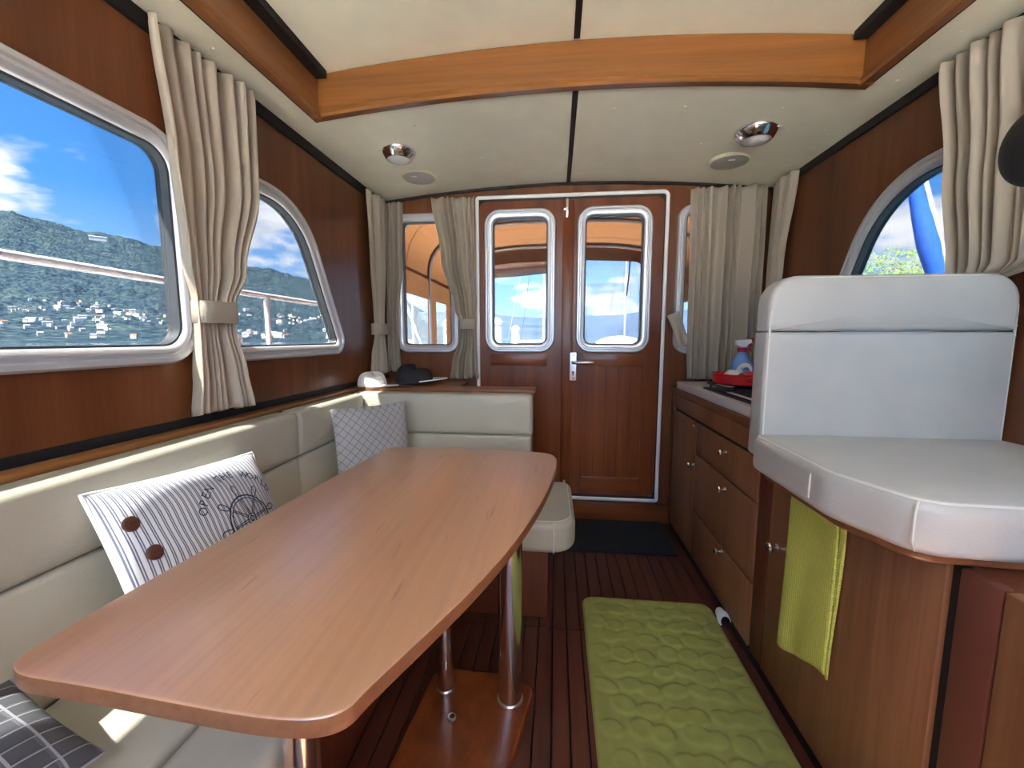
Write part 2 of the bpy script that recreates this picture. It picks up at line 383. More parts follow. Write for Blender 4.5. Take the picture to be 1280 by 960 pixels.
def grid(name, nu, nv, fn, mat, parent=None, uv=False, thick=0):
    v = [fn(i/nu, j/nv) for j in range(nv+1) for i in range(nu+1)]
    f = [(j*(nu+1)+i, j*(nu+1)+i+1, (j+1)*(nu+1)+i+1, (j+1)*(nu+1)+i) for j in range(nv) for i in range(nu)]
    o = mk(name, v, f, mat, parent, uvs=[(i/nu, j/nv) for j in range(nv+1) for i in range(nu+1)] if uv else None, angle=80, recalc=False)
    if thick:
        md = o.modifiers.new('thickness', 'SOLIDIFY'); md.thickness = thick; md.offset = 0
    return o
def lerp(a, b, t): return a+(b-a)*t
def keyed(keys, z):
    """keys sorted by falling z: (z, a, b, ...)"""
    if z >= keys[0][0]: return keys[0][1:]
    for k0, k1 in zip(keys, keys[1:]):
        if z >= k1[0]:
            t = (k0[0]-z)/(k0[0]-k1[0]); t = t*t*(3-2*t)
            return tuple(lerp(a, b, t) for a, b in zip(k0[1:], k1[1:]))
    return keys[-1][1:]

# ------------------------------------------------------------------ shell
XL, XR, YA, YF = -.99, 1.105, 2.33, -1.35
LW = lambda u, v, d: (XL+d, u, v)
RW = lambda u, v, d: (XR-d, u, v)
AW = lambda u, v, d: (u, YA-d, v)
FWL = lambda u, v, d: (u, YF+d, v)
def ceil_z(x): return 1.885-.066*((x-.05)/1.04)**2

def win(n, path, to3, label, depth=.0, pane=M_GLASS, fw=.045):
    """aluminium window: stepped outer ring, rubber, pane"""
    e = thing('window_%d' % n, label, 'window', to3(*[sum(c)/len(path) for c in zip(*path)], 0)); e['kind'] = 'structure'
    ring('frame', path, [(0, 0), (0, .012), (.006, .020), (.016, .020), (.020, .013), (.026, .013), (.030, .019), (fw-.006, .017), (fw, .008), (fw, -.035), (.006, -.035), (.006, 0)], to3, M_ALU, e)
    ring('rubber_seal', offs(path, fw-.001), [(0, .006), (.006, .004), (.006, -.03), (0, -.03)], to3, M_ALUD, e)
    p = offs(path, fw+.002); panel('pane', p, [], lambda u, v, d: to3(u, v, -.016-d), .004, pane, e)
    return e
P1 = rpoly([(-.45, .985, .09), (1.037, .985, .10), (1.037, 1.568, .10), (-.45, 1.568, .09)])
P2 = rpoly([(1.12, .978, .05), (1.845, .978, .065), (1.55, 1.575, .30), (1.12, 1.575, .05)], 12)
P2R = rpoly([(1.16, .978, .05), (1.90, .978, .065), (1.60, 1.592, .36), (1.16, 1.592, .05)], 12)
P1R = rpoly([(-.45, .985, .09), (1.06, .985, .10), (1.06, 1.58, .10), (-.45, 1.58, .09)])
PAL = rpoly([(-.925, .968, .07), (-.553, .968, .07), (-.553, 1.750, .07), (-.925, 1.750, .07)])
PAR = rpoly([(.635, .968, .07), (1.01, .968, .07), (1.01, 1.750, .07), (.635, 1.750, .07)])
PF = [rpoly([(a, .95, .07), (b, .95, .07), (b, 1.58, .07), (a, 1.58, .07)]) for a, b in ((-.95, -.30), (-.27, .37), (.40, 1.05))]
hole = lambda p: offs(p, .008)
struct(panel('wall_left', [(YF-.04, .835), (YA+.04, .835), (YA+.04, 1.79), (YF-.04, 1.79)], [hole(P1), hole(P2)], lambda u, v, d: LW(u, v, -d), .035, W_WALL), 'reddish wooden cabin wall with two aluminium windows above the settee', 'wall')
struct(panel('wall_right', [(YF-.04, 0), (YA+.04, 0), (YA+.04, 1.80), (YF-.04, 1.80)], [hole(P1R), hole(P2R)], lambda u, v, d: RW(u, v, -d), .035, W_WALL), 'reddish wooden cabin wall with curved window behind the helm seat', 'wall')
DOOR_O = rpoly([(-.442, .135, .05), (.572, .135, .05), (.572, 1.808, .05), (-.442, 1.808, .05)])
struct(panel('wall_aft', [(XL-.03, 0), (XR+.03, 0)]+[(XR+.03-i*.106, ceil_z(XR+.03-i*.106)) for i in range(21)], [hole(PAL), hole(PAR), DOOR_O], lambda u, v, d: AW(u, v, -d), .04, W_WALL), 'wooden aft bulkhead around the double door', 'wall')
struct(panel('wall_front', [(XL-.03, 0), (XR+.03, 0), (XR+.03, 1.83), (XL-.03, 1.83)], [hole(p) for p in PF], lambda u, v, d: FWL(u, v, -d), .04, W_WALL), 'wooden front bulkhead below the windscreen', 'wall')
struct(box('wall_left_lower', XL-.05, XL-.002, YF, YA, 0, .81, W_CABD), 'dark wooden hull lining behind the settee', 'wall')
win(1, P1, LW, 'large rounded aluminium window on the settee side, beside tied curtain')
win(2, P2, LW, 'curved-topped aluminium window between two curtains above the settee')
win(3, P2R, RW, 'arched aluminium window above the helm seat backrest')
win(4, P1R, RW, 'long aluminium window beyond the helm seat curtain')
win(5, PAL, AW, 'narrow aluminium window beside the double door, above the cap', pane=M_AFTGL)
win(6, PAR, AW, 'narrow aluminium window half hidden by the galley curtain', pane=M_AFTGL)
for i, p in enumerate(PF): win(7+i, p, FWL, ['settee-side', 'middle', 'helm-side'][i]+' pane of the clear windscreen at the front', pane=M_CLEAR)
# floor: slab, then each plank
fl = struct(box('floor', XL, XR, YF, YA, -.04, -.008, M_CAULK, bevel=0), 'dark reddish plank cabin floor with black caulked joints', 'floor')
px = -.90; pm = {}
while px < .64:
    for (a, b) in ((-.6, .40), (.404, 1.389), (1.394, 2.325)):
        key = round(b-a, 3)
        if key not in pm:
            o = box('plank', px+.002, px+.048, a, b, -.010, 0, W_FLOOR, fl, bevel=.0012, seg=1); pm[key] = (o, px, a)
        else:
            s_, sx, sa = pm[key]; o = s_.copy(); COL.objects.link(o); o.parent = fl; o.location = s_.location+Vector((px-sx, a-sa, 0))
    px += .05
# ceiling: crowned panel around the hatch, hatch lid, seams
HX0, HX1, HY = -.86, .945, 1.478
def ceil_patch(name, x0, x1, y0, y1, mat, zf, parent=None, n=24, t=.02):
    v = []; f = []
    for k in range(n+1):
        x = lerp(x0, x1, k/n)
        for y in (y0, y1):
            v.append((x, y, zf(x))); v.append((x, y, zf(x)+t))
    for k in range(n):
        a = k*4; b = a+4
        f += [(a, b, b+2, a+2), (a+1, a+3, b+3, b+1), (a, a+1, b+1, b), (a+2, b+2, b+3, a+3)]
    f += [(0, 2, 3, 1), (n*4, n*4+1, n*4+3, n*4+2)]
    return mk(name, v, f, mat, parent)
cl = struct(ceil_patch('ceiling', XL-.02, XR+.02, HY, YA+.03, M_CEIL, ceil_z), 'cream vinyl cabin ceiling with a black centre seam', 'ceiling')
ceil_patch('side_panel', XL-.02, HX0, YF, HY, M_CEIL, ceil_z, cl, 6); ceil_patch('side_panel', HX1, XR+.02, YF, HY, M_CEIL, ceil_z, cl, 6)
hz = lambda x: ceil_z(x)+.138
HO = -.85   # hatch opening added ahead of this line to let in more daylight
ceil_patch('hatch_panel', HX0-.05, HX1+.05, HO, HY+.04, M_CEIL, hz, cl)
box('seam_strip', .046, .066, HY+.02, YA, ceil_z(.05)-.004, ceil_z(.05)+.003, M_BLACK, cl, bevel=0)
box('seam_strip', .046, .066, HO, HY-.02, hz(.05)-.004, hz(.05)+.003, M_BLACK, cl, bevel=0)
for (x, y) in [(-.93, 1.1), (-.93, 1.45), (-.93, .9), (-.9, 1.75), (-.55, 1.62), (-.33, 1.62), (-.35, 1.95), (-.1, 1.75), (.0, 2.1), (.2, 1.62), (.45, 1.62), (.35, 1.95), (.78, 1.62), (.6, 1.9), (.2, 2.1), (1.02, 1.25), (1.0, 1.75), (1.02, 1.45), (-.5, 2.2), (.5, 2.2)]:
    lathe('ceiling_button', [(.0, -.003), (.004, -.0025), (.006, 0), (.006, .002)], (x, y, ceil_z(x)), M_CEIL, cl, 10)
# roof over it all, with eaves that shade the windows
rz = lambda x: 2.06-.10*((x-.05)/1.04)**2
rf = struct(ceil_patch('roof', -1.17, 1.32, HO-.02, YA+.12, M_WHITE, rz, None, 20, .05), 'white outer cabin roof with overhanging eaves and a hatch opening added for daylight', 'roof')
ceil_patch('roof_side', -1.17, HX0-.02, YF-.15, HO-.02, M_WHITE, rz, rf, 6, .05); ceil_patch('roof_side', HX1+.02, 1.32, YF-.15, HO-.02, M_WHITE, rz, rf, 6, .05)
ceil_patch('roof_front', HX0-.02, HX1+.02, YF-.15, YF+.08, M_WHITE, rz, rf, 12, .05)
for nm, a, b in (('left', -1.17, -1.14), ('right', 1.29, 1.32)):
    struct(box('trim_eave_%s' % nm, a, b, YF-.15, YA+.12, 1.80, 1.97, M_WHITE), 'white roof edge on the %s' % ('settee side' if nm == 'left' else 'helm side'), 'trim')
# hatch coaming: curved aft beam and two side beams, with moulded lower lip and a black line painted as their shadow
def beam_aft():
    v = []; f = []; n = 30; prof = [(-.0, -.006), (-.020, -.010), (-.026, -.002), (-.024, .010), (-.012, .018), (-.012, .135), (.012, .135), (.012, -.006)]
    for k in range(n+1):
        x = lerp(HX0-.012, HX1+.012, k/n); z = ceil_z(x)
        for (dy, dz) in prof: v.append((x, HY+dy, z+dz))
    P = len(prof)
    for k in range(n):
        for a in range(P): b = (a+1) % P; f.append((k*P+a, k*P+b, (k+1)*P+b, (k+1)*P+a))
    f += [tuple(range(P)), tuple(range(n*P, n*P+P))]
    return mk('trim_1', v, f, W_BEAMX)
struct(beam_aft(), 'curved varnished beam across the aft edge of the roof hatch', 'beam')
def beam_side(nm, x, s):
    z = ceil_z(x); prof = [(0, -.006), (.020, -.010), (.026, -.002), (.024, .010), (.012, .018), (.012, .135), (-.012, .135), (-.012, -.006)]
    v = [(x+s*dx, y, z+dz) for y in (YF, HY-.012) for dx, dz in prof]; P = len(prof)
    f = [(a, (a+1) % P, (a+1) % P+P, a+P) for a in range(P)]+[tuple(range(P)), tuple(range(P, 2*P))]
    return mk(nm, v, f, W_BEAMY)
struct(beam_side('trim_2', HX0, 1), 'varnished side beam of the roof hatch above the settee', 'beam')
struct(beam_side('trim_3', HX1, -1), 'varnished side beam of the roof hatch above the helm seat', 'beam')
def seal():  # black line stands in for the shadow beneath the beams
    v = []; f = []; n = 30
    pts = [(HX0-.016, YF), (HX0-.016, HY+.016)]+[(lerp(HX0-.016, HX1+.016, k/n), HY+.016) for k in range(1, n)]+[(HX1+.016, HY+.016), (HX1+.016, YF)]
    ins = [(HX0+.01, YF), (HX0+.01, HY-.01)]+[(lerp(HX0+.01, HX1-.01, k/n), HY-.01) for k in range(1, n)]+[(HX1-.01, HY-.01), (HX1-.01, YF)]
    for p, q in zip(pts, ins):
        for (x, y) in (p, q): v.append((x, y, ceil_z(x)-.0045)); v.append((x, y, ceil_z(x)+.004))
    for k in range(len(pts)-1):
        a = k*4; b = a+4; f += [(a, b, b+2, a+2), (a+1, a+3, b+3, b+1), (a, a+1, b+1, b), (a+2, b+2, b+3, a+3)]
    return mk('trim_4', v, f, M_BLACK)
struct(seal(), 'thin black painted shadow line under the roof hatch beams', 'trim')
for nm, x, y0, y1 in (('trim_5', HX0+.03, HO, HY-.02), ('trim_6', HX1-.03, HO, HY-.02)):
    struct(box(nm, x-.022, x+.022, y0, y1, hz(x)-.022, hz(x)+.004, M_BLACK, bevel=0), 'black upper seal of the roof hatch %s' % ('over the settee' if x < 0 else 'over the helm seat'), 'trim')
# black shadow gaps along the top and foot of the walls
struct(box('trim_7', XL-.01, XL+.012, YF, YA, 1.782, 1.822, M_BLACK, bevel=0), 'black gap strip between settee-side wall and ceiling', 'trim')
struct(box('trim_8', XR-.012, XR+.01, YF, YA, 1.788, 1.822, M_BLACK, bevel=0), 'black gap strip between helm-side wall and ceiling', 'trim')
struct(box('trim_9', XL-.01, XL+.004, YF, YA, .80, .836, M_BLACK, bevel=0), 'black gap strip between window wall and settee ledge', 'trim')
def aft_gap():
    v = []; f = []; n = 24
    for k in range(n+1):
        x = lerp(XL, XR, k/n)
        for dy in (0, -.012):
            v.append((x, YA+dy, ceil_z(x)-.013)); v.append((x, YA+dy, ceil_z(x)+.004))
    for k in range(n): a = k*4; b = a+4; f += [(a, b, b+2, a+2), (a, a+1, b+1, b), (a+2, b+2, b+3, a+3)]
    return mk('trim_10', v, f, M_BLACK)
struct(aft_gap(), 'thin black gap strip along the top of the aft bulkhead', 'trim')

# ------------------------------------------------------------------ double door
OUT = rpoly([(-.452, .118, .02), (.588, .118, .02), (.588, 1.828, .035), (-.452, 1.828, .02)])
struct(ring('trim_11', OUT, [(0, 0), (0, .016), (.003, .019), (.016, .019), (.019, .016), (.019, 0)], AW, M_WHITE), 'white frame around the double door', 'door frame')
struct(ring('trim_12', offs(OUT, .018), [(0, .004), (0, .012), (.016, .012), (.016, -.03), (0, -.03)], AW, M_BLACK), 'black rubber seal inside the white door frame', 'trim')
def door(n, x0, x1, wx0, wx1, label, handle):
    e = thing('door_%d' % n, label, 'door', ((x0+x1)/2, YA-.0, .15)); e['kind'] = 'structure'
    d0 = -.004; T = lambda u, v, d: (u, YA-.006-d, v)
    P = rpoly([(wx0, .972, .085), (wx1, .972, .085), (wx1, 1.752, .085), (wx0, 1.752, .085)])
    pz0, pz1, px0, px1 = .255, .895, wx0+.045, wx1-.028
    if not handle: px0, px1 = wx0+.03, wx1-.045
    rc = [.04, .004, .004, .04] if not handle else [.004, .04, .04, .004]
    panel('leaf', rpoly([(x0, .152, rc[0]), (x1, .152, rc[1]), (x1, 1.796, rc[2]), (x0, 1.796, rc[3])]), [offs(P, .008), [(px0, pz0), (px1, pz0), (px1, pz1), (px0, pz1)]], lambda u, v, d: T(u, v, .008-d), .035, W_DOOR, e)
    q = box('inset_panel', px0-.01, px1+.01, YA-.004, YA+.008, pz0-.01, pz1+.01, W_DOOR, e, bevel=0)
    box('bottom_rail', px0-.002, px1+.002, YA-.0165, YA-.012, .185, pz0-.001, W_DOORH, e, bevel=.001)
    box('middle_rail', px0-.002, px1+.002, YA-.0165, YA-.012, pz1+.001, .962, W_DOORH, e, bevel=.001)
    for k in range(1, 5):
        x = lerp(px0, px1, k/5); box('panel_groove', x-.0008, x+.0008, YA-.0048, YA-.003, pz0, pz1, M_CAULK, q, bevel=0)
    f = ring('window_frame', P, [(0, .008), (0, .020), (.006, .028), (.014, .028), (.018, .021), (.024, .021), (.028, .027), (.040, .025), (.045, .015), (.045, -.03), (.008, -.03)], T, M_ALU, e)
    ring('rubber_seal', offs(P, .044), [(0, .012), (.006, .010), (.006, -.03), (0, -.03)], T, M_ALUD, f)
    panel('window_pane', offs(P, .047), [], lambda u, v, d: T(u, v, -.008-d), .004, M_AFTGL, e)
    return e, T
dl, T1 = door(1, -.432, .046, -.400, -.008, 'wooden door leaf without handle, partly behind the settee back', False)
dr, T2 = door(2, .050, .562, .108, .505, 'wooden door leaf with steel lever handle', True)
box('centre_batten', .030, .092, YA-.022, YA-.013, .16, 1.79, W_DOOR, dr, bevel=.003)
h = slab('handle_plate', rpoly([(.078, .815, .004), (.115, .815, .004), (.115, .972, .004), (.078, .972, .004)], 3), 0, .008, M_STEEL, dr, r=.002, to3=lambda u, v, d: (u, YA-.022-d, v))
tube('lever', [(.097, YA-.028, .918), (.097, YA-.066, .918), (.104, YA-.072, .918), (.19, YA-.072, .919), (.205, YA-.070, .919)], [.009, .009, .009, .009, .0085], M_STEEL, h)
lathe('keyhole', [(.006, 0), (.006, .001)], (.097, YA-.0305, .862), M_BLACK, h, 12, Vector((0, -1, 0)))
box('keyhole_slot', .094, .100, YA-.0315, YA-.030, .843, .86, M_BLACK, h, bevel=0)
for z in (.828, .958): lathe('plate_screw', [(.004, 0), (.003, .0015)], (.097, YA-.030, z), M_ALUD, h, 10, Vector((0, -1, 0)))
b_ = box('slide_bolt', .046, .058, YA-.030, YA-.020, 1.70, 1.795, M_STEEL, dr, bevel=.002)
box('bolt_knob', .034, .05, YA-.034, YA-.024, 1.735, 1.745, M_STEEL, b_, bevel=.001)
box('slide_bolt', .050, .062, YA-.030, YA-.020, .165, .235, M_STEEL, dr, bevel=.002)
struct(box('trim_13', .02, .655, YA-.022, YA-.0, .0, .105, W_DOORH), 'wooden threshold board under the door', 'trim')

# ------------------------------------------------------------------ settee
base = thing('settee', 'L-shaped wooden settee frame with varnished ledge, carrying cream cushions', 'settee', (-.7, .9, 0))
box('side_plinth', XL, -.50, -.55, YA-.5, .001, .302, W_CABD, base); box('aft_plinth', -.505, -.02, 1.44, 1.88, .001, .302, W_CABD, base)
box('aft_back_panel', XL, -.10, 1.845, 1.868, .30, .80, W_DOOR, base); box('side_back_panel', XL, -.942, -.55, 1.845, .30, .80, W_DOOR, base)
led = base
box('side_ledge', XL+.004, -.941, -.55, 1.845, .798, .815, W_SHELF, led, bevel=.005)
W_SHX = wood('aft_ledge_wood', (.14, .05, .018), (.20, .075, .026), (.26, .10, .038), 'x', .3)
slab('aft_ledge', [(XL+.004, 1.845), (-.093, 1.845), (-.093, 1.975), (-.50, 1.975), (-.50, YA-.002), (XL+.004, YA-.002)], .798, .816, W_SHX, led, r=.003)
def cushion_back(y0, y1, label, x0=-.940, xf=-.868):
    e = thing('back_cushion', label, 'cushion', (x0, (y0+y1)/2, .415), 'cream settee back cushions')
    o = rpoly([(y0, .645, .010), (y1, .645, .010), (y1, .802, .022), (y0, .802, .022)], 5)
    slab('upper_panel', o, x0, xf, M_CREAM, e, r=.018, puff=.006, to3=lambda u, v, d: (d, u, v), rb=.004)
    o = rpoly([(y0, .405, .008), (y1, .405, .008), (y1, .643, .010), (y0, .643, .010)], 5)
    slab('lower_panel', o, x0, xf-.004, M_CREAM, e, r=.014, puff=.006, to3=lambda u, v, d: (d, u, v), rb=.004)
    return e
cushion_back(-.45, 1.283, 'long cream leather back cushion behind the striped pillow')
cushion_back(1.286, 1.765, 'cream leather back cushion in the settee corner behind the grey pillow')
e = thing('back_cushion', 'cream leather back cushion along the aft end of the settee, in front of the door', 'cushion', (-.5, 1.80, .415), 'cream settee back cushions')
o = rpoly([(-.940, .620, .010), (-.100, .620, .010), (-.100, .802, .022), (-.940, .802, .022)], 5)
slab('upper_panel', o, 0, .072, M_CREAM, e, r=.018, puff=.005, to3=lambda u, v, d: (u, 1.842-d, v), rb=.004)
o = rpoly([(-.940, .405, .01), (-.104, .405, .01), (-.104, .618, .01), (-.940, .618, .01)], 5)
slab('lower_panel', o, 0, .068, M_CREAM, e, r=.014, puff=.005, to3=lambda u, v, d: (u, 1.842-d, v), rb=.004)
sc_ = thing('seat_cushion', 'cream leather seat cushion along the side wall, under the striped pillow', 'cushion', (-.65, .4, .302), 'cream settee seat cushions')
slab('inner_panel', rpoly([(-.866, -.45, .01), (-.588, -.45, .008), (-.588, 1.340, .008), (-.866, 1.340, .01)], 4), .302, .420, M_CREAM, sc_, r=.010, puff=.004)
slab('outer_panel', rpoly([(-.586, -.45, .008), (-.425, -.45, .03), (-.425, 1.340, .03), (-.586, 1.340, .008)], 4), .302, .418, M_CREAM, sc_, r=.022, puff=.003)
sc2 = thing('seat_cushion', 'cream leather seat cushion at the aft end, its rounded end beside the doormat', 'cushion', (-.4, 1.55, .302), 'cream settee seat cushions')
slab('pad', rpoly([(-.866, 1.345, .01), (.078, 1.345, .085), (.072, 1.772, .04), (-.866, 1.772, .01)], 8), .302, .420, M_CREAM, sc2, r=.028, puff=.008, seg=6)
ol = offs(rpoly([(-.866, 1.345, .01), (.078, 1.345, .085), (.072, 1.772, .04), (-.866, 1.772, .01)], 8), .018)
tube('piping', [(p[0], p[1], .4165) for p in ol], .0025, M_PIPE, sc2, 6, True)
tube('side_seam', [(-.0, 1.3435, .31), (-.0, 1.3425, .36), (-.0, 1.3435, .405), (0, 1.352, .417)], .002, M_PIPE, sc2, 6)

# ------------------------------------------------------------------ table
TO = [(500, 558), (600, 561), (681, 565), (695, 570), (697, 580), (690, 602), (672, 637), (640, 683), (597, 731), (545, 781), (490, 832), (455, 865), (442, 880), (425, 891), (400, 898), (370, 900), (309, 895), (206, 876), (103, 856), (50, 848), (24, 843), (15, 835), (18, 825), (36, 812), (100, 773), (175, 731), (250, 689), (325, 647), (400, 605), (450, 578), (476, 564), (485, 560)]
TO = [(p.x, p.y) for p in (atz(*q, .70) for q in TO)]
outl = TO
def smooth_closed(p, it=2):
    for _ in range(it):
        q = []
        for i in range(len(p)):
            a, b = p[i], p[(i+1) % len(p)]; q += [(.75*a[0]+.25*b[0], .75*a[1]+.25*b[1]), (.25*a[0]+.75*b[0], .25*a[1]+.75*b[1])]
        p = q
    return p
outl = smooth_closed(outl)
tb = thing('dining_table', 'cherry wood table with curved sides on steel columns in front of the settee', 'table', (-.25, .8, 0))
tt = slab('tabletop', outl, .678, .700, [W_TABLE, W_EDGE], tb, r=.003, seg=3)
for p in tt.data.polygons: p.material_index = 1 if abs(p.normal.z) < .6 else 0
def col(x, y, r, z0):
    c = lathe('leg', [(r*.98, z0), (r, z0+.003), (r, .678)], (x, y, 0), M_CHROME, tb, 36)
    lathe('collar', [(r+.003, z0), (r+.003, z0+.004), (r+.001, z0+.006)], (x, y, 0), M_STEEL, c, 36)
    lathe('top_flange', [(r+.015, .668), (r+.015, .678)], (x, y, 0), M_STEEL, c, 36)
col(-.118, 1.050, .034, .031); col(-.309, 1.066, .024, .031); col(-.385, .53, .026, .031)
pl = slab('base_plate', rpoly([(-.42, .42, .05), (-.185, .42, .05), (-.050, 1.095, .035), (-.14, 1.135, .05), (-.36, 1.140, .06)], 6), .001, .031, W_DOOR, tb, r=.006)
ss = lathe('floor_socket', [(.012, 0), (.012, .003), (.008, .004)], (-.268, .974, .031), M_STEEL, tb, 20); lathe('socket_hole', [(.0075, 0), (.007, .0008)], (-.268, .974, .0348), M_BLACK, ss, 16)

# ------------------------------------------------------------------ pillows
def pillow(name, label, cat, TL, U, V, w_, h_, puff, mat, n=34, edge=None):
    TL, U, V = Vector(TL), Vector(U).normalized(), Vector(V); V = (V-U*V.dot(U)).normalized(); Nn = U.cross(V).normalized()
    if Nn.dot(Vector((0, 0, H))-TL) < 0: Nn = -Nn
    def surf(u, v, s=1, off=0):
        a = 2*u-1; b = 2*v-1
        p = max(0, (1-abs(a)**2.6))**.55*max(0, (1-abs(b)**2.6))**.55
        pin = .018*(1-abs(b)**2)*a*abs(a)**3, .018*(1-abs(a)**2)*b*abs(b)**3   # edges drawn in between the corners
        wr = .006*noise.noise(Vector((u*5, v*5, s*3)))*p
        return TL+U*(w_*(u-pin[0]))+V*(h_*(v-pin[1]))+Nn*(s*(puff*p+wr*s)+off*s)
    e = thing(name, label, cat, TL+V*h_)
    v = []; f = []; uv = []
    for s in (1, -1):
        b0 = len(v)
        for j in range(n+1):
            for i in range(n+1): v.append(surf(i/n, j/n, s)); uv.append((i/n, j/n))
        for j in range(n):
            for i in range(n):
                q = (b0+j*(n+1)+i, b0+j*(n+1)+i+1, b0+(j+1)*(n+1)+i+1, b0+(j+1)*(n+1)+i); f.append(q if s > 0 else q[::-1])
    mk('cover', v, f, mat, e, uvs=uv, angle=80, recalc=False)
    if edge:
        pts = [surf(k/30, 0) for k in range(30)]+[surf(1, k/30) for k in range(30)]+[surf(1-k/30, 1) for k in range(30)]+[surf(0, 1-k/30) for k in range(30)]
        tube('edge_piping', pts, .0035, edge, e, 6, True)
    return e, surf, (U, V, Nn)
sp, SF, fr_ = pillow('striped_pillow', 'white and navy striped pillow with brown buttons and a ship wheel print, on the settee', 'pillow', (-.836, .612, .772), Vector((-.836, 1.02, .735))-Vector((-.836, .612, .772)), (.42, .03, -.88), .41, .34, .055, M_STRIPE, n=64, edge=M_WHITECL)
def pix_uv(px_, py_):
    d = ray(px_, py_); U, V, Nn = fr_; TL = SF(0, 0); t = ((TL+Nn*.04)-CAMP).dot(Nn)/d.dot(Nn); p = CAMP+d*t-TL
    return p.dot(U)/.41, p.dot(V)/.34
for (bx, by) in ((167, 653), (192, 691)):
    u, v = pix_uv(bx, by); c = SF(u, v, 1, .003)
    bt = lathe('button', [(.0135, -.004), (.0148, .001), (.0135, .004), (.0105, .0048), (0, .0046)], c, M_BROWNB, sp, 24, fr_[2])
    for a in (-1, 1): lathe('thread_hole', [(.0014, 0), (.0012, .0006)], c+fr_[0]*(.0035*a)+fr_[2]*.0047, M_BLACK, bt, 8, fr_[2])
cu, cv = pix_uv(308, 651)
def onp(x, y, off=.0022):   # local metres around the wheel centre -> pillow surface
    return SF(cu+x/.41, cv-y/.34, 1, off)
def strip(pts, wd, name, parent, closed=False):
    v = []; f = []; L = len(pts)
    for i in range(L):
        a = Vector(pts[i-1] if (i or closed) else pts[i]); b = Vector(pts[(i+1) % L] if (i < L-1 or closed) else pts[i]); t = (b-a).normalized(); nn = Vector((-t.y, t.x))*(wd/2); p = Vector(pts[i])
        v.append(onp(*(p+nn))); v.append(onp(*(p-nn)))
    for i in range(L if closed else L-1): j = (i+1) % L; f.append((2*i, 2*i+1, 2*j+1, 2*j))
    return v, f
def joined(name, parts, mat, parent):
    V_ = []; F_ = []
    for v, f in parts: k = len(V_); V_ += v; F_ += [tuple(i+k for i in q) for q in f]
    return mk(name, V_, F_, mat, parent, recalc=False)
circ = lambda r, n=40, cx=0, cy=0, sx=1: [(cx+r*sx*math.cos(2*math.pi*k/n), cy+r*math.sin(2*math.pi*k/n)) for k in range(n)]
WR = .060
prt = [strip(circ(WR), .0038, '', None, True), strip(circ(WR*.88), .0024, '', None, True), strip(circ(WR*.20), .0022, '', None, True), strip(circ(WR*.10, 16), .003, '', None, True)]
for k in range(8):
    a = math.pi*k/4+.12; c, s = math.cos(a), math.sin(a)
    for o_ in (-.003, .003): prt.append(strip([(c*r_*WR-s*o_*(1-.5*r_), s*r_*WR+c*o_*(1-.5*r_)) for r_ in (.2, .5, .88)], .0022, '', None))
    hd = []
    for j in range(16):
        q = 2*math.pi*j/16; lx = WR*1.25+WR*.25*math.cos(q); ly = WR*.085*math.sin(q)*(1.25+.5*math.cos(q)); hd.append((c*lx-s*ly, s*lx+c*ly))
    prt.append(strip(hd, .0026, '', None, True))
joined('ship_wheel_print', prt, M_NAVY, sp)
def text_mesh(t, size):
    c = bpy.data.curves.new('txt', 'FONT'); c.body = t; c.size = size; c.align_x = 'CENTER'; c.resolution_u = 2
    o = bpy.data.objects.new('txt', c); COL.objects.link(o); bpy.context.view_layer.update()
    me = bpy.data.meshes.new_from_object(o.evaluated_get(bpy.context.evaluated_depsgraph_get()))
    v = [(p.co.x, p.co.y) for p in me.vertices]; f = [tuple(p.vertices) for p in me.polygons]
    bpy.data.objects.remove(o); bpy.data.curves.remove(c); bpy.data.meshes.remove(me); return v, f
prt = []; words = 'OPEN THE WORLD'; Rr = WR*1.85
for i, ch in enumerate(words):
    if ch == ' ': continue
    a = R(90+62-124*i/(len(words)-1)); v, f = text_mesh(ch, .027); th = a-math.pi/2
    mk('letter', [onp(Rr*math.cos(a)+x*math.cos(th)-y*math.sin(th), Rr*math.sin(a)+x*math.sin(th)+y*math.cos(th)) for x, y in v], f, M_NAVY, sp, recalc=False)
pillow('grey_pillow', 'silver grey pillow with diagonal quilted lines in the settee corner', 'pillow', (-.850, 1.450, .782), (.19, .225, .0), (.05, -.01, -.30), .315, .34, .05, M_DIAM)
pillow('charcoal_pillow', 'charcoal pillow with pale raised grid lines lying on the seat cushion', 'pillow', (-.632, .458, .462), (-.20, .03, .075), (.03, -.30, .0), .205, .36, .042, M_GRID)

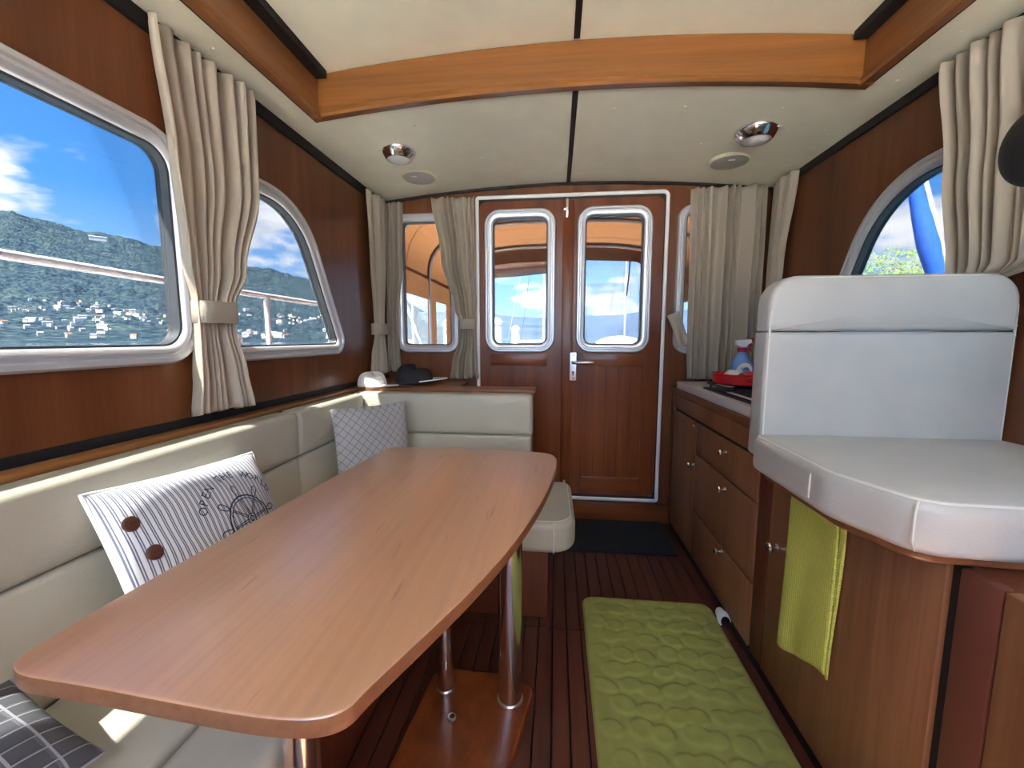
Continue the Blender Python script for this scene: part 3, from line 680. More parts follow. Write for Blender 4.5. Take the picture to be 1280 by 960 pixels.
# ------------------------------------------------------------------ curtains
def curtain(label, w3, keys, nf, amp, band=None, group=None, seed=0, base=.018, z_top=None):
    """keys: falling (z, s0, s1, amp factor); w3(s, z, d) maps wall coordinates"""
    z1, z0 = keys[0][0], keys[-1][0]; rnd = random.Random(seed); ph = [rnd.uniform(0, 6.28) for _ in range(6)]
    s0, s1, _ = keyed(keys, z1); e = thing('curtain', label, 'curtain', w3((s0+s1)/2, z0, base), group)
    nu, nv = nf*12, 44
    def fn(u, v):
        z = lerp(z1, z0, v); a, b, k = keyed(keys, z)
        uu = u+.22/nf*math.sin(2*math.pi*u*nf*.31+ph[0])+.12/nf*math.sin(2*math.pi*u*2.3+ph[1]+v*1.2)
        fold = math.sin(2*math.pi*nf*uu+.5*math.sin(v*3+ph[2]))
        fold += .3*math.sin(2*math.pi*nf*.5*uu+ph[3]+v*1.5)
        d = base+amp*k*(1+.75*fold)*(.85+.25*math.sin(5*u+ph[4]))
        zz_ = z+(.004*math.sin(2*math.pi*nf*uu+1)*v if v > .9 else 0)
        if v < .001 and z_top: zz_ = z_top(lerp(a, b, u))
        return w3(lerp(a, b, u), zz_, d)
    grid('cloth', nu, nv, fn, M_CURT, e, thick=.0022)
    if band:
        bz, bh, tilt = band; a, b, k = keyed(keys, bz); D = base+amp*k*1.7+.010; m = (a+b)/2; hw = abs(b-a)/2-.002
        path = [(m+hw*math.copysign(abs(math.cos(t))**.6, math.cos(t)), (D/2)+(D/2+.004)*math.copysign(abs(math.sin(t))**.6, math.sin(t))) for t in [2*math.pi*i/40 for i in range(40)]]
        v = []; f = []
        for r_, q in ((0, -.5), (.002, -.48), (.003, 0), (.002, .48), (0, .5), (-.004, .48), (-.004, -.48)):
            for (s, d) in path:
                v.append(w3(s+(s-m)*r_/.09, bz+bh*q+tilt*(s-m), max(.001, d+r_)))
        P = 7
        for i in range(P):
            for j in range(40): f.append((i*40+j, i*40+(j+1) % 40, ((i+1) % P)*40+(j+1) % 40, ((i+1) % P)*40+j))
        mk('tie_band', v, f, M_BAND, e, angle=60)
    return e
CG = 'beige cabin curtains'
curtain('beige curtain gathered in a cream tie between the two settee windows', LW, [(1.80, .935, 1.275, 1.0), (1.50, .965, 1.265, 1.0), (1.25, .985, 1.185, .9), (1.14, 1.005, 1.135, .7), (1.08, 1.005, 1.130, .7), (.95, .99, 1.15, 1.0), (.845, .975, 1.165, 1.15)], 8, .027, (1.122, .060, .02), CG, 1)
curtain('narrow beige tied curtain on the side wall next to the aft settee corner', LW, [(1.80, 2.06, 2.29, 1), (1.45, 2.08, 2.27, 1), (1.14, 2.11, 2.22, .8), (1.07, 2.11, 2.22, .8), (.95, 2.06, 2.24, 1), (.86, 2.04, 2.24, 1.1)], 6, .020, (1.10, .06, 0), CG, 2)
curtain('beige curtain hanging at the settee corner beside the narrow aft window', AW, [(1.805, -.965, -.865, 1), (1.50, -.965, -.875, 1), (1.14, -.975, -.91, .8), (.98, -.975, -.905, 1), (.86, -.975, -.895, 1)], 5, .016, None, CG, 3)
curtain('beige tied curtain between narrow aft window and double door', AW, [(1.818, -.688, -.452, 1.0), (1.50, -.640, -.448, 1.0), (1.22, -.570, -.448, .85), (1.13, -.540, -.452, .7), (1.05, -.545, -.450, .8), (.90, -.585, -.440, 1.1), (.822, -.598, -.436, 1.2)], 6, .024, (1.13, .055, 0), CG, 4)
curtain('wide loose beige curtain hanging behind the spray bottle and red pan', AW, [(1.822, .690, 1.055, 1.0), (1.3, .700, 1.05, 1.15), (.95, .705, 1.05, 1.2), (.83, .71, 1.05, 1.2)], 8, .026, None, CG, 5)
curtain('beige curtain on the helm-side wall at the galley corner', RW, [(1.805, 2.055, 2.27, 1), (1.4, 2.13, 2.27, 1), (1.1, 2.18, 2.27, .8), (.84, 2.14, 2.27, 1)], 6, .022, None, CG, 6)
curtain('beige curtain beside the arched window behind the helm seat backrest', RW, [(1.80, 1.02, 1.352, 1.0), (1.5, 1.02, 1.305, 1.0), (1.225, 1.03, 1.262, 1.0), (1.175, 1.195, 1.26, .9), (1.0, 1.195, 1.26, .9), (.84, 1.195, 1.27, 1)], 9, .022, None, CG, 7)
# loose tie strap hanging by the galley curtain
def strap():
    a = aty(840, 392, YA-.03); b = aty(856, 432, YA-.03); n = 10
    def fn(u, v):
        c = a.lerp(b, v); ax = (b-a).normalized(); sd = Vector((ax.z, 0, -ax.x))*-1
        return c+sd*((u-.5)*.062)+Vector((0, -.006-.012*math.sin(v*5+u)-.006*math.sin(u*7), 0))
    return grid('tie_strap', 8, 14, fn, M_BAND, thick=.006)
tag(strap(), 'loose cream curtain tie strap hanging on the bulkhead beside the galley', 'strap')

# ------------------------------------------------------------------ galley cabinet and counter
XC = .655
gc = thing('galley_cabinet', 'wooden galley cabinet with three drawers and a narrow door', 'cabinet', (.87, 1.8, 0))
box('body', XC+.004, XR-.002, 1.245, YA-.001, .001, .757, W_CAB, gc)
box('plinth', XC-.010, XC+.01, 1.245, YA-.02, .001, .032, M_CAULK, gc, bevel=.001)
box('top_rail', XC-.014, XC+.006, 1.255, 2.262, .682, .753, W_CAB, gc, bevel=.002)
box('post', XC-.012, XC+.008, 1.245, 1.315, .033, .676, W_CABD, gc, bevel=.002)
box('post', XC-.012, XC+.008, 2.272, YA-.001, .002, .757, W_DOOR, gc, bevel=.002)
def knob(p, parent, r=.013):
    lathe('knob', [(r*.75, 0), (r*.45, .004), (r*.40, .012), (r*.9, .017), (r, .022), (r*.8, .027), (0, .029)], p, M_CHROME, parent, 20, Vector((-1, 0, 0)))
for (y0, y1, z0, z1, nm, kp) in ((1.905, 2.262, .036, .670, 'cabinet_door', (1.925, .465)), (1.325, 1.898, .530, .670, 'drawer', (1.575, .622)), (1.325, 1.898, .262, .524, 'drawer', (1.565, .483)), (1.325, 1.898, .036, .256, 'drawer', (1.56, .238))):
    d = box(nm, XC-.014, XC+.006, y0, y1, z0, z1, W_CAB, gc, bevel=.002); knob((XC-.014, *kp), d)
box('shadow_gap', XC-.006, XC+.006, 1.32, 2.265, .669, .683, M_CAULK, gc, bevel=0)
st = box('red_sticker', XC-.0155, XC-.013, 1.918, 1.948, .640, .658, M_STICK, gc, bevel=0)
box('sticker_mark', XC-.0165, XC-.015, 1.923, 1.943, .646, .652, M_WHITECL, st, bevel=0)
we = thing('worktop', 'white galley worktop with a wooden front edge', 'worktop', (.87, 1.8, .757))
box('wood_edge', XC-.022, XR-.03, 1.20, YA-.002, .757, .786, W_CABH, we, bevel=.004)
slab('white_top', rpoly([(XC-.010, 1.20, .002), (XR-.02, 1.20, .002), (XR-.02, 2.285, .002), (XC-.010, 2.255, .01)], 4), .786, .822, M_CTOP, we, r=.004)
hb = thing('hob', 'black gas hob with wire pan supports set on the white worktop', 'hob', (.86, 1.65, .822))
slab('plate', rpoly([(.672, 1.36, .02), (1.0, 1.36, .02), (1.0, 1.95, .02), (.672, 1.95, .02)], 4), .822, .828, M_HOB, hb, r=.002)
for cy in (1.52, 1.83):
    lathe('burner', [(.05, 0), (.05, .008), (.035, .012), (.03, .018), (0, .019)], (0.812, cy, .828), M_HOB, hb, 28)
    g = tube('pan_support', [(p[0], p[1], .848) for p in rpoly([(.690, cy-.125, .02), (.945, cy-.125, .02), (.945, cy+.125, .02), (.690, cy+.125, .02)], 4)], .004, M_HOB, hb, 8, True)
    for k in range(4):
        a = math.pi*k/2+.78; c_, s_ = math.cos(a), math.sin(a)
        tube('support_bar', [(0.812+c_*.04, cy+s_*.04, .852), (0.812+c_*.15, cy+s_*.155, .848), (0.812+c_*.15, cy+s_*.155, .828)], .004, M_HOB, g, 8)
for k in range(2): tube('front_rail', [(.684+.012*k, 1.37, .836), (.684+.012*k, 1.70, .836)], .0028, M_STEEL, hb, 8)
pn = thing('red_pan', 'shallow red enamel pan with red handle standing on the hob', 'pan', (.80, 1.83, .852))
lathe('bowl', [(0, .002), (.105, .0), (.118, .006), (.122, .044), (.125, .046), (.118, .046), (.113, .010), (.1, .006), (0, .006)], (.795, 1.82, .8575), M_REDPAN, pn, 40)
hn = box('handle', .905, .98, 1.60, 1.73, .886, .898, M_REDPAN, pn, bevel=.004)
box('handle_grip', .74, .94, 1.645, 1.675, .882, .899, M_REDPAN, pn, bevel=.005)
def paper(u, v):
    a = math.pi*(1-u); return (.725+.055*u+.012*math.sin(3*v), 1.74+.13*v, .880+.034*math.sin(a)**.8)
tag(grid('paper_towel', 14, 6, paper, M_WHITECL, thick=.002), 'curled white paper towel lying in the red pan', 'paper towel')
sb = thing('spray_bottle', 'blue spray bottle with white and red trigger head on the worktop', 'bottle', (.905, 2.06, .822))
BX, BY = .885, 2.06
lathe('bottle_body', [(.040, 0), (.046, .006), (.047, .06), (.044, .10), (.030, .135), (.020, .150), (.017, .165)], (BX, BY, .822), M_BLUEB, sb, 28, xs=1.15)
lathe('cap_ring', [(.020, .163), (.021, .166), (.021, .182), (.018, .185)], (BX, BY, .822), M_REDC, sb, 24)
hd = slab('spray_head', rpoly([(BX-.034, .198, .004), (BX-.014, .19, .003), (BX-.014, 0.184, .001), (BX+.016, .184, .001), (BX+.022, .20, .004), (BX+.036, .206, .004), (BX+.036, .224, .005), (BX-.034, .220, .006)], 3), -.012, .012, M_WHITE, sb, r=.003, to3=lambda u, v, d: (u, BY+d, .822+v))
tube('trigger', [(BX+.030, BY, 1.034), (BX+.038, BY, 1.018), (BX+.034, BY, 1.0), (BX+.040, BY, .988)], [.006, .007, .006, .004], M_REDC, hd, 8)
lathe('nozzle', [(.008, 0), (.009, .01), (.007, .016)], (BX+.034, BY, 1.04), M_REDC, hd, 12, Vector((1, 0, .5)))
def lab(x, z, o=.0008):
    a = x/.050; return (BX+(.0545+o)*math.sin(a), BY-(.0475+o)*math.cos(a), .822+z)
lb = mk('label', [lab(.034*math.cos(2*math.pi*k/24)-.002, .078+.036*math.sin(2*math.pi*k/24)) for k in range(24)], [tuple(range(24))], M_WHITE, sb, recalc=False)
v, f = text_mesh('viss', .022); mk('label_lettering', [lab(x-.004, .082+y, .0018) for x, y in v], f, M_NAVY, lb, recalc=False)
mk('label_patch', [lab(x, z, .0018) for x, z in ((-.008, .054), (.026, .054), (.026, .074), (-.008, .074))], [(0, 1, 2, 3)], plain('deep_blue_print', (.02, .05, .32), .5), lb, recalc=False)

# ------------------------------------------------------------------ helm seat block
hbse = thing('helm_cabinet', 'wooden helm seat cabinet with a wide door and knob', 'cabinet', (.87, .9, 0))
box('body', XC+.004, XR-.002, .30, 1.242, .001, .690, W_CABD, hbse)
box('plinth', XC-.010, XC+.01, .30, 1.242, .001, .032, M_CAULK, hbse, bevel=.001)
dd = box('cabinet_door', XC-.014, XC+.006, .703, 1.236, .036, .686, W_CAB, hbse, bevel=.002); knob((XC-.014, 1.192, .450), dd, .015)
box('shadow_gap', XC-.004, XC+.008, .684, .703, .03, .69, M_CAULK, hbse, bevel=0)
box('post', XC-.012, XC+.01, .622, .684, .02, .69, plain('reddish_post', (.13, .040, .024), .4), hbse, bevel=.004)
box('side_panel', XC-.012, XC+.01, .30, .619, .02, .69, W_CAB, hbse, bevel=.003)
hs = thing('helm_chair', 'large pale leather helm seat with rounded backrest on a wooden cabinet', 'seat', (.8, .9, .69))
so_ = rpoly([(.508, 1.105, .03), (.506, .800, .10), (.560, .655, .07), (.80, .640, .25), (1.09, .640, .02), (1.09, 1.105, .02)], 10)
slab('seat_board', offs(so_, .026), .694, .716, W_CABH, hs, r=.006)
sc3 = slab('seat_cushion', so_, .712, .806, M_GREYL, hs, r=.024, puff=.012, seg=6, rb=.02)
pp = offs(so_, .009)
tube('piping', [(p[0], p[1], .800) for p in pp], .0028, M_PIPE, sc3, 6, True)
for (sx, sy) in ((.556, .668), (.507, .845)):
    nx = -1 if sx < .52 else -.8; ny = 0 if sx < .52 else -.6
    tube('side_seam', [(sx-nx*.016, sy-ny*.016, .716), (sx+nx*.001, sy+ny*.001, .735), (sx+nx*.001, sy+ny*.001, .78), (sx-nx*.008, sy-ny*.008, .799)], .0022, M_PIPE, sc3, 6)
BT = lambda u, v, d: (u, 1.182-d, v)
o1 = rpoly([(.534, 1.068, .004), (1.098, 1.068, .004), (1.098, 1.206, .09), (.534, 1.206, .105)], 10)
o2 = rpoly([(.532, .735, .012), (1.100, .735, .012), (1.100, 1.066, .004), (.532, 1.066, .004)], 5)
bu = slab('backrest_top', o1, 0, .078, M_GREYL, hs, r=.014, puff=.006, to3=BT, seg=5, rb=.022)
bl = slab('backrest', o2, 0, .076, M_GREYL, hs, r=.012, puff=.008, to3=BT, seg=5, rb=.022)
whole = rpoly([(.533, .735, .012), (1.099, .735, .012), (1.099, 1.206, .09), (.533, 1.206, .105)], 10)
tube('piping', [(p[0], 1.182-.0735, p[1]) for p in offs(whole, .0065)], .0028, M_PIPE, bl, 6, True)

# towel hanging on the helm cabinet
tw = thing('hand_towel', 'yellow-green waffle hand towel hanging on the helm cabinet door', 'towel', (.62, 1.03, .25))
def towel(y0, y1, z0, dx, sd, tail):
    def fn(u, v):
        z = lerp(.683, z0-tail*u*u*(3-2*u), v); y = lerp(y1, y0, u)+.012*v*(.5-u)-.008*math.sin(v*4+sd)*u
        return (XC-.020-dx-.005*math.sin(u*5+v*1.2+sd)**2*(.3+v)-.0015*math.sin(u*14+sd)*v, y, z)
    return fn
grid('front_fold', 30, 30, towel(.940, 1.118, .207, .006, 0, -.066), M_TOWEL, tw, thick=.004)
grid('back_fold', 20, 24, towel(.93, 1.03, .262, .0, 1, -.005), M_TOWEL, tw, thick=.004)
tube('towel_rail', [(XC-.014, 1.15, .683), (XC-.026, 1.145, .685), (XC-.026, .93, .685), (XC-.014, .925, .683)], .004, M_STEEL, tw, 8)

# ------------------------------------------------------------------ mats and floor things
def greenmat():
    x0, x1, y0, y1 = .115, .612, .40, 1.578; nx, ny = 104, 240; rnd = random.Random(3); st_ = []
    for j in range(17):
        for i in range(7):
            st_.append((x0+.045+i*.07+rnd.uniform(-.014, .014)+(.035 if j % 2 else 0), y0+.04+j*.07+rnd.uniform(-.014, .014), rnd.uniform(.028, .040), rnd.uniform(.020, .030), rnd.uniform(-.5, .5)))
    def hgt(x, y):
        h_ = 0
        for (a, b, rx, ry, t) in st_:
            if abs(x-a) > .045 or abs(y-b) > .045: continue
            c, s = math.cos(t), math.sin(t); dx, dy = x-a, y-b; p = ((dx*c+dy*s)/rx)**2+((-dx*s+dy*c)/ry)**2
            if p < 1.25: h_ = max(h_, .0042*min(1, max(0, (1.25-p)/.30))**.7)
        return h_
    v = []; f = []
    for j in range(ny+1):
        for i in range(nx+1):
            u, w_ = i/nx, j/ny; x, y = lerp(x0, x1, u), lerp(y0, y1, w_)
            r = .045; cx = min(max(x, x0+r), x1-r); cy = min(max(y, y0+r), y1-r); d = math.hypot(x-cx, y-cy)
            if d > r: x = cx+(x-cx)*r/d; y = cy+(y-cy)*r/d
            ed = min(x-x0, x1-x, y-y0, y1-y); ed = min(ed, r-d if d > 0 and abs(x-cx) > 1e-6 and abs(y-cy) > 1e-6 else ed)
            z = .011*min(1, max(0, ed)/.008)**.5+.002+(hgt(x, y) if ed > .012 else 0)
            v.append((x, y, z))
    for j in range(ny):
        for i in range(nx): a = j*(nx+1)+i; f.append((a, a+1, a+nx+2, a+nx+1))
    b0 = len(v); ol = rpoly([(x0, y0, .045), (x1, y0, .045), (x1, y1, .045), (x0, y1, .045)], 6); v += [(p[0], p[1], .001) for p in ol]; f.append(tuple(range(len(v)-1, b0-1, -1)))
    return mk('bath_mat', v, f, M_GREENMAT, angle=80, recalc=False)
tag(greenmat(), 'olive green foam mat embossed with pebble shapes on the plank floor', 'mat')
dm = tag(slab('doormat', rpoly([(.0, 1.937, .01), (.596, 1.942, .01), (.600, 2.300, .01), (.0, 2.300, .01)], 3), .001, .010, M_BLKMAT, r=.003), 'black rectangular doormat on the floor in front of the door', 'mat')
def sock(u, v):
    a = -.5+u*3.6; r_ = .020+.004*math.sin(v*5); return (.627-r_*math.cos(a)*.9, 1.455+.055*v+.006*math.sin(a), .022+r_*math.sin(a))
tag(grid('folded_tissue', 16, 10, sock, M_WHITECL, thick=.004), 'small white folded tissue wedged between green mat and galley cabinet', 'tissue')

# ------------------------------------------------------------------ cap on the ledge
cp = thing('cap', 'charcoal cap with pale edged peak lying on the aft ledge', 'cap', (-.80, 2.06, .816))
def crown(u, v):
    t = 2*math.pi*u; k = math.cos(v*math.pi/2); r_ = k**.55
    return (-.745+.095*r_*math.cos(t)+.01*math.sin(3*t)*v, 2.09+.09*r_*math.sin(t), .8175+.078*math.sin(v*math.pi/2)**.8*(1+.12*math.sin(2*t+1))-.012*v*math.cos(t))
grid('crown', 40, 14, crown, M_DARKCL, cp, thick=.002)
def peak(u, v):
    a = lerp(-1.15, 1.15, u); q = .085+.095*v*math.cos(a*.9)**.6
    return (-.745+q*math.cos(a)+.008, 2.07+.095*math.sin(a)-.02*v, .822+.010*v-.012*(2*u-1)**2*v+.014*v*v)
pk = grid('peak', 20, 10, peak, M_DARKCL, cp, thick=.004)
tube('peak_edge', [peak(k/20, 1) for k in range(21)], .0032, M_WHITECL, pk, 8)
cp2 = thing('cap', 'sunlit white and grey cap lying behind the charcoal cap in the ledge corner', 'cap', (-.905, 1.98, .816))
def crown2(u, v):
    t = 2*math.pi*u; r_ = math.cos(v*math.pi/2)**.5
    return (-.905+.068*r_*math.cos(t), 1.93+.075*r_*math.sin(t), .8175+.060*math.sin(v*math.pi/2)*(1+.15*math.sin(t*2)))
grid('crown', 36, 12, crown2, M_WHITECL, cp2, thick=.002)
def pk2(u, v):
    a = lerp(-1.0, 1.0, u); q = .06+.085*v*math.cos(a)**.6; return (-.895+q*math.cos(a-.5), 1.905+.075*math.sin(a-.5), .821+.004*math.sin(u*3))
grid('peak', 16, 8, pk2, M_WHITECL, cp2, thick=.003)

# ------------------------------------------------------------------ ceiling lamps and speakers
for (x, y, r_, lab_) in ((-.686, 1.80, .074, 'round chrome ceiling light on the settee side'), (.769, 1.785, .080, 'round chrome ceiling light on the galley side')):
    z = ceil_z(x); e = thing('ceiling_light', lab_, 'light', (x, y, z-.03), 'chrome ceiling lights')
    lathe('chrome_bezel', [(r_, .004), (r_, -.004), (r_*.96, -.010), (r_*.72, -.034), (r_*.66, -.036), (r_*.64, -.030), (r_*.64, .002)], (x, y, z), M_CHROME, e, 44)
    ln = lathe('lens', [(r_*.645, -.028), (r_*.5, -.040), (r_*.25, -.046), (0, -.047)], (x, y, z), M_LENS, e, 36)
    tube('switch_lever', [(x-r_*.8 if x < 0 else x+r_*.8, y-r_*.6, z-.008), (x-r_*.95 if x < 0 else x+r_*.95, y-r_*.7, z-.020)], .002, M_STEEL, e, 6)
for (x, y, lab_) in ((-.687, 2.07, 'flat round grey ceiling speaker beside the settee-side light'), (.773, 2.045, 'flat round grey ceiling speaker beside the galley-side light')):
    z = ceil_z(x); e = thing('ceiling_speaker', lab_, 'speaker', (x, y, z-.015), 'grey ceiling speakers')
    lathe('rim', [(.084, .004), (.084, -.006), (.080, -.010), (.076, -.008)], (x, y, z), M_SPKR, e, 40)
    g = lathe('grille', [(.078, -.004), (.077, -.013), (.06, -.017), (0, -.019)], (x, y, z), M_SPK, e, 40)
    box('badge', x-.022, x+.004, y-.05, y-.042, z-.0195, z-.0165, M_WHITE, g, bevel=0)
# unidentified black shape at the edge; its lamp form and arm are invented
gl = thing('edge_shape', 'unidentified black rounded shape at the edge beside the helm-side curtain', 'object', (.80, .66, 1.30))
c0 = Vector((.70, .70, 1.330))
lathe('shape_body', [(.046*math.sin(math.pi*k/20)**.85, -.060*math.cos(math.pi*k/20)) for k in range(21)], c0, M_BLACK, gl, 40, Vector((.25, .1, 1)))
tube('flexible_arm', [c0+Vector((.012, .005, .05)), c0+Vector((.06, .0, .11)), c0+Vector((.16, -.03, .15)), c0+Vector((.28, -.05, .16)), Vector((XR, .63, 1.49))], .010, M_BLACK, gl, 10)

# ------------------------------------------------------------------ outside: rails, canopy
rl = thing('guard_rail', 'white tubular guard rail outside the settee windows', 'railing', (-1.5, 1.5, .3))
for nm, dz in (('top_tube', 0), ): tube(nm, [(-1.5, -1.2, 1.282), (-1.5, .98, 1.277), (-1.5, 1.5, 1.270), (-1.5, 3.6, 1.262)], .0145, M_TUBEW, rl)
tube('lower_tube', [(-1.5, -1.2, .74), (-1.5, 3.6, .72)], .012, M_TUBEW, rl)
for y in (-.6, 2.01, 3.4): tube('post', [(-1.5, y, .20), (-1.5, y, 1.265)], .013, M_TUBEW, rl)
tag(tube('fender_post', [(-1.57, 1.87, .2), (-1.57, 1.87, 1.03), (-1.57, 1.87, 1.07)], [.028, .028, .02], M_TUBEW), 'short thick white post standing beside the guard rail', 'post')
struct(box('side_deck', -1.62, -1.04, -1.2, 5.0, .10, .20, M_WHITE), 'white side deck outside the settee windows', 'deck')
struct(box('side_deck_helm', 1.14, 1.7, -1.2, 5.0, .10, .20, M_WHITE), 'white side deck outside the helm-side windows', 'deck')
struct(box('bounce_deck', -1.5, 1.6, -6.0, YF-.06, .74, .88, M_WHITE, bevel=.02), 'unseen white deck added ahead of the windscreen to bounce sunlight inside', 'deck')  # unseen deck added as a reflector for the cabin ceiling
struct(box('cockpit_deck', -1.04, 1.14, YA+.05, 5.0, .0, .12, M_WHITE), 'white cockpit deck behind the double door', 'deck')
CY0, CY1, CXL, CXR = YA+.06, 4.75, -1.22, 1.32; CXM = .05
def arch(y):
    t = (y-CY0)/(CY1-CY0); return 2.16-.10*t*t, 1.62-.02*t   # crown, spring heights
def arch_pt(a, y, off=0):
    cr, spz = arch(y); hw = (CXR-CXL)/2-off; c, s = math.cos(a), math.sin(a)
    return (CXM+hw*math.copysign(abs(c)**.62, c), y, spz+(cr-spz-off)*abs(s)**.75)
can = thing('canopy', 'orange canvas cockpit canopy on steel hoops behind the cabin', 'canopy', (.05, 3.5, .2))
grid('roof_cloth', 40, 20, lambda u, v: arch_pt(math.pi*(1-u), lerp(CY0, CY1, v)), M_CANVAS, can)
for y in (3.05, 3.85, 4.62):
    hp = [(CXL+.02, y+.0, .2)]+[arch_pt(math.pi*(1-k/30), y, .02) for k in range(31)]+[(CXR-.02, y, .2)]
    tube('hoop', hp, .013, M_STEEL, can, 10)
for y, hw_ in ((3.84, .05), (4.60, .09), (4.40, .012), (3.30, .012)):
    grid('hem_strip', 30, 1, lambda u, v: arch_pt(math.pi*(1-u), y+hw_*(v-.5), .006), M_CANVD, can)
def rect_panel(name, pts, mat): return mk(name, pts, [(0, 1, 2, 3)], mat, can, smooth=False)
for sx in (CXL, CXR):
    zs = 1.64
    for (y0, y1, z0, z1, m_) in ((CY0, 2.62, .2, zs, M_CANVAS), (2.62, 3.84, 1.42, zs, M_CANVAS), (2.62, 3.84, .7, 1.42, M_VINYL), (3.84, 4.12, .2, zs, M_CANVAS), (4.12, 4.5, 1.42, zs, M_CANVAS), (4.12, 4.5, .7, 1.42, M_VINYL), (4.5, CY1, .2, zs, M_CANVAS), (2.62, 3.84, .2, .7, M_CANVAS), (4.12, 4.5, .2, .7, M_CANVAS)):
        rect_panel('side_window' if m_ is M_VINYL else 'side_cloth', [(sx, y0, z0), (sx, y1, z0), (sx, y1, z1), (sx, y0, z1)], m_)
# aft end: header, milky window on the helm side, rolled-up blind on the settee side
cr, spz = arch(CY1)
hdr = [arch_pt(math.pi*(1-k/30), CY1)[::2] for k in range(31)]
op1 = rpoly([(-.98, .5, .05), (-.02, .5, .05), (-.02, 1.81, .05), (-.98, 1.81, .05)], 5)
op2 = rpoly([(.06, .5, .05), (.985, .5, .05), (.985, 1.89, .16), (.06, 1.93, .05)], 8)
panel('aft_cloth', [(CXL, .2)]+[tuple(p) for p in hdr]+[(CXR, .2)], [op1, op2], lambda u, v, d: (u, CY1+d, v), .004, M_CANVAS, can)
panel('aft_window', offs(op2, -.01), [], lambda u, v, d: (u, CY1+.006+d, v), .002, M_VINYL, can)
tube('rolled_blind', [(-1.0, CY1-.04, 1.77), (-.5, CY1-.05, 1.79), (-.0, CY1-.04, 1.83)], [.045, .05, .045], M_CANVD, can, 12)
tube('blind_lining', [(-.9, CY1-.02, 1.84), (-.5, CY1-.02, 1.865), (-.05, CY1-.02, 1.895)], [.02, .036, .02], M_WHITECL, can, 10)
tube('blind_strap', [(.80, CY1-.05, 1.95), (.79, CY1-.05, 1.75), (.77, CY1-.05, 1.52)], .008, M_CANVD, can, 8)
tag(tube('flag_staff', [(-1.36, 4.9, .2), (-1.36, 3.6, 1.40)], .016, M_TUBEW), 'slanting white pole outside the canopy beside the narrow aft window', 'pole')

# ------------------------------------------------------------------ outside: lake, shore, marina
struct(mk('lake', [(-900, -900, -1.5), (900, -900, -1.5), (900, 2500, -1.5), (-900, 2500, -1.5)], [(0, 1, 2, 3)], M_WATER, smooth=False), 'blue lake water around the boat', 'water')
def prof(keys, a):
    if a <= keys[0][0]: return keys[0][1]
    for (a0, e0), (a1, e1) in zip(keys, keys[1:]):
        if a <= a1: t = (a-a0)/(a1-a0); return lerp(e0, e1, t*t*(3-2*t))
    return keys[-1][1]
RIDGE = [(-120, 9), (-75, 11.2), (-57, 10.9), (-50.5, 10.1), (-45, 9.4), (-38.7, 8.3), (-31, 7.2), (-22, 5.4), (-16, 3.0), (-12, .3)]
def hill_z(az, r):
    r = r/2.5
    if r < 110: return -1.6
    if r < 420: s = (r-110)/310; el = lerp(-.6, 2.5, s**1.1)*min(1, prof(RIDGE, az)/7)
    else: s = min(1, (r-420)/620); el = lerp(2.5*min(1, prof(RIDGE, az)/7), prof(RIDGE, az), s**.85)
    z = H+2.5*r*math.tan(R(el)); r0 = r; r = r*2.5
    x, y = r*math.sin(R(az)), r*math.cos(R(az))
    k = min(1, max(0, (r0-150)/300))
    return z+k*(9*noise.fractal(Vector((x*.012, y*.012, 0)), 1, 2, 4)+3.5*noise.noise(Vector((x*.09, y*.09, 3)))+2.4*noise.noise(Vector((x*.22, y*.22, 5))))-max(0, r0-1050)*.8
v = []; f = []; NA, NR = 600, 80
for i in range(NA+1):
    az = lerp(-110, -12, i/NA)
    for j in range(NR+1):
        r_ = 2.5*105*(1350/105)**(j/NR); v.append((r_*math.sin(R(az)), r_*math.cos(R(az)), hill_z(az, r_)))
for i in range(NA):
    for j in range(NR): a = i*(NR+1)+j; f.append((a, a+1, a+NR+2, a+NR+1))
struct(mk('hillside', v, f, M_HILL, angle=180), 'wooded hillside rising across the lake behind the guard rail', 'hill')
v = []; f = []; NA, NR = 160, 14
FAR = [(-24, 3.4), (-14, 3.6), (-8.3, 3.2), (-1.7, 2.8), (5, 2.9), (11, 3.3), (25, 3.8), (45, 3.0), (60, 2.0)]
for i in range(NA+1):
    az = lerp(-24, 60, i/NA)
    for j in range(NR+1):
        r_ = lerp(900, 2300, j/NR); s = j/NR; el = lerp(-.1, prof(FAR, az), min(1, s*1.15)**.8)
        x, y = r_*math.sin(R(az)), r_*math.cos(R(az)); v.append((x, y, H+r_*math.tan(R(el))+s*16*noise.fractal(Vector((x*.004, y*.004, 9)), 1, 2, 4)))
for i in range(NA):
    for j in range(NR): a = i*(NR+1)+j; f.append((a, a+1, a+NR+2, a+NR+1))
struct(mk('far_hills', v, f, M_FARHILL, angle=180), 'low blue hills on the far shore behind the marina', 'hill')
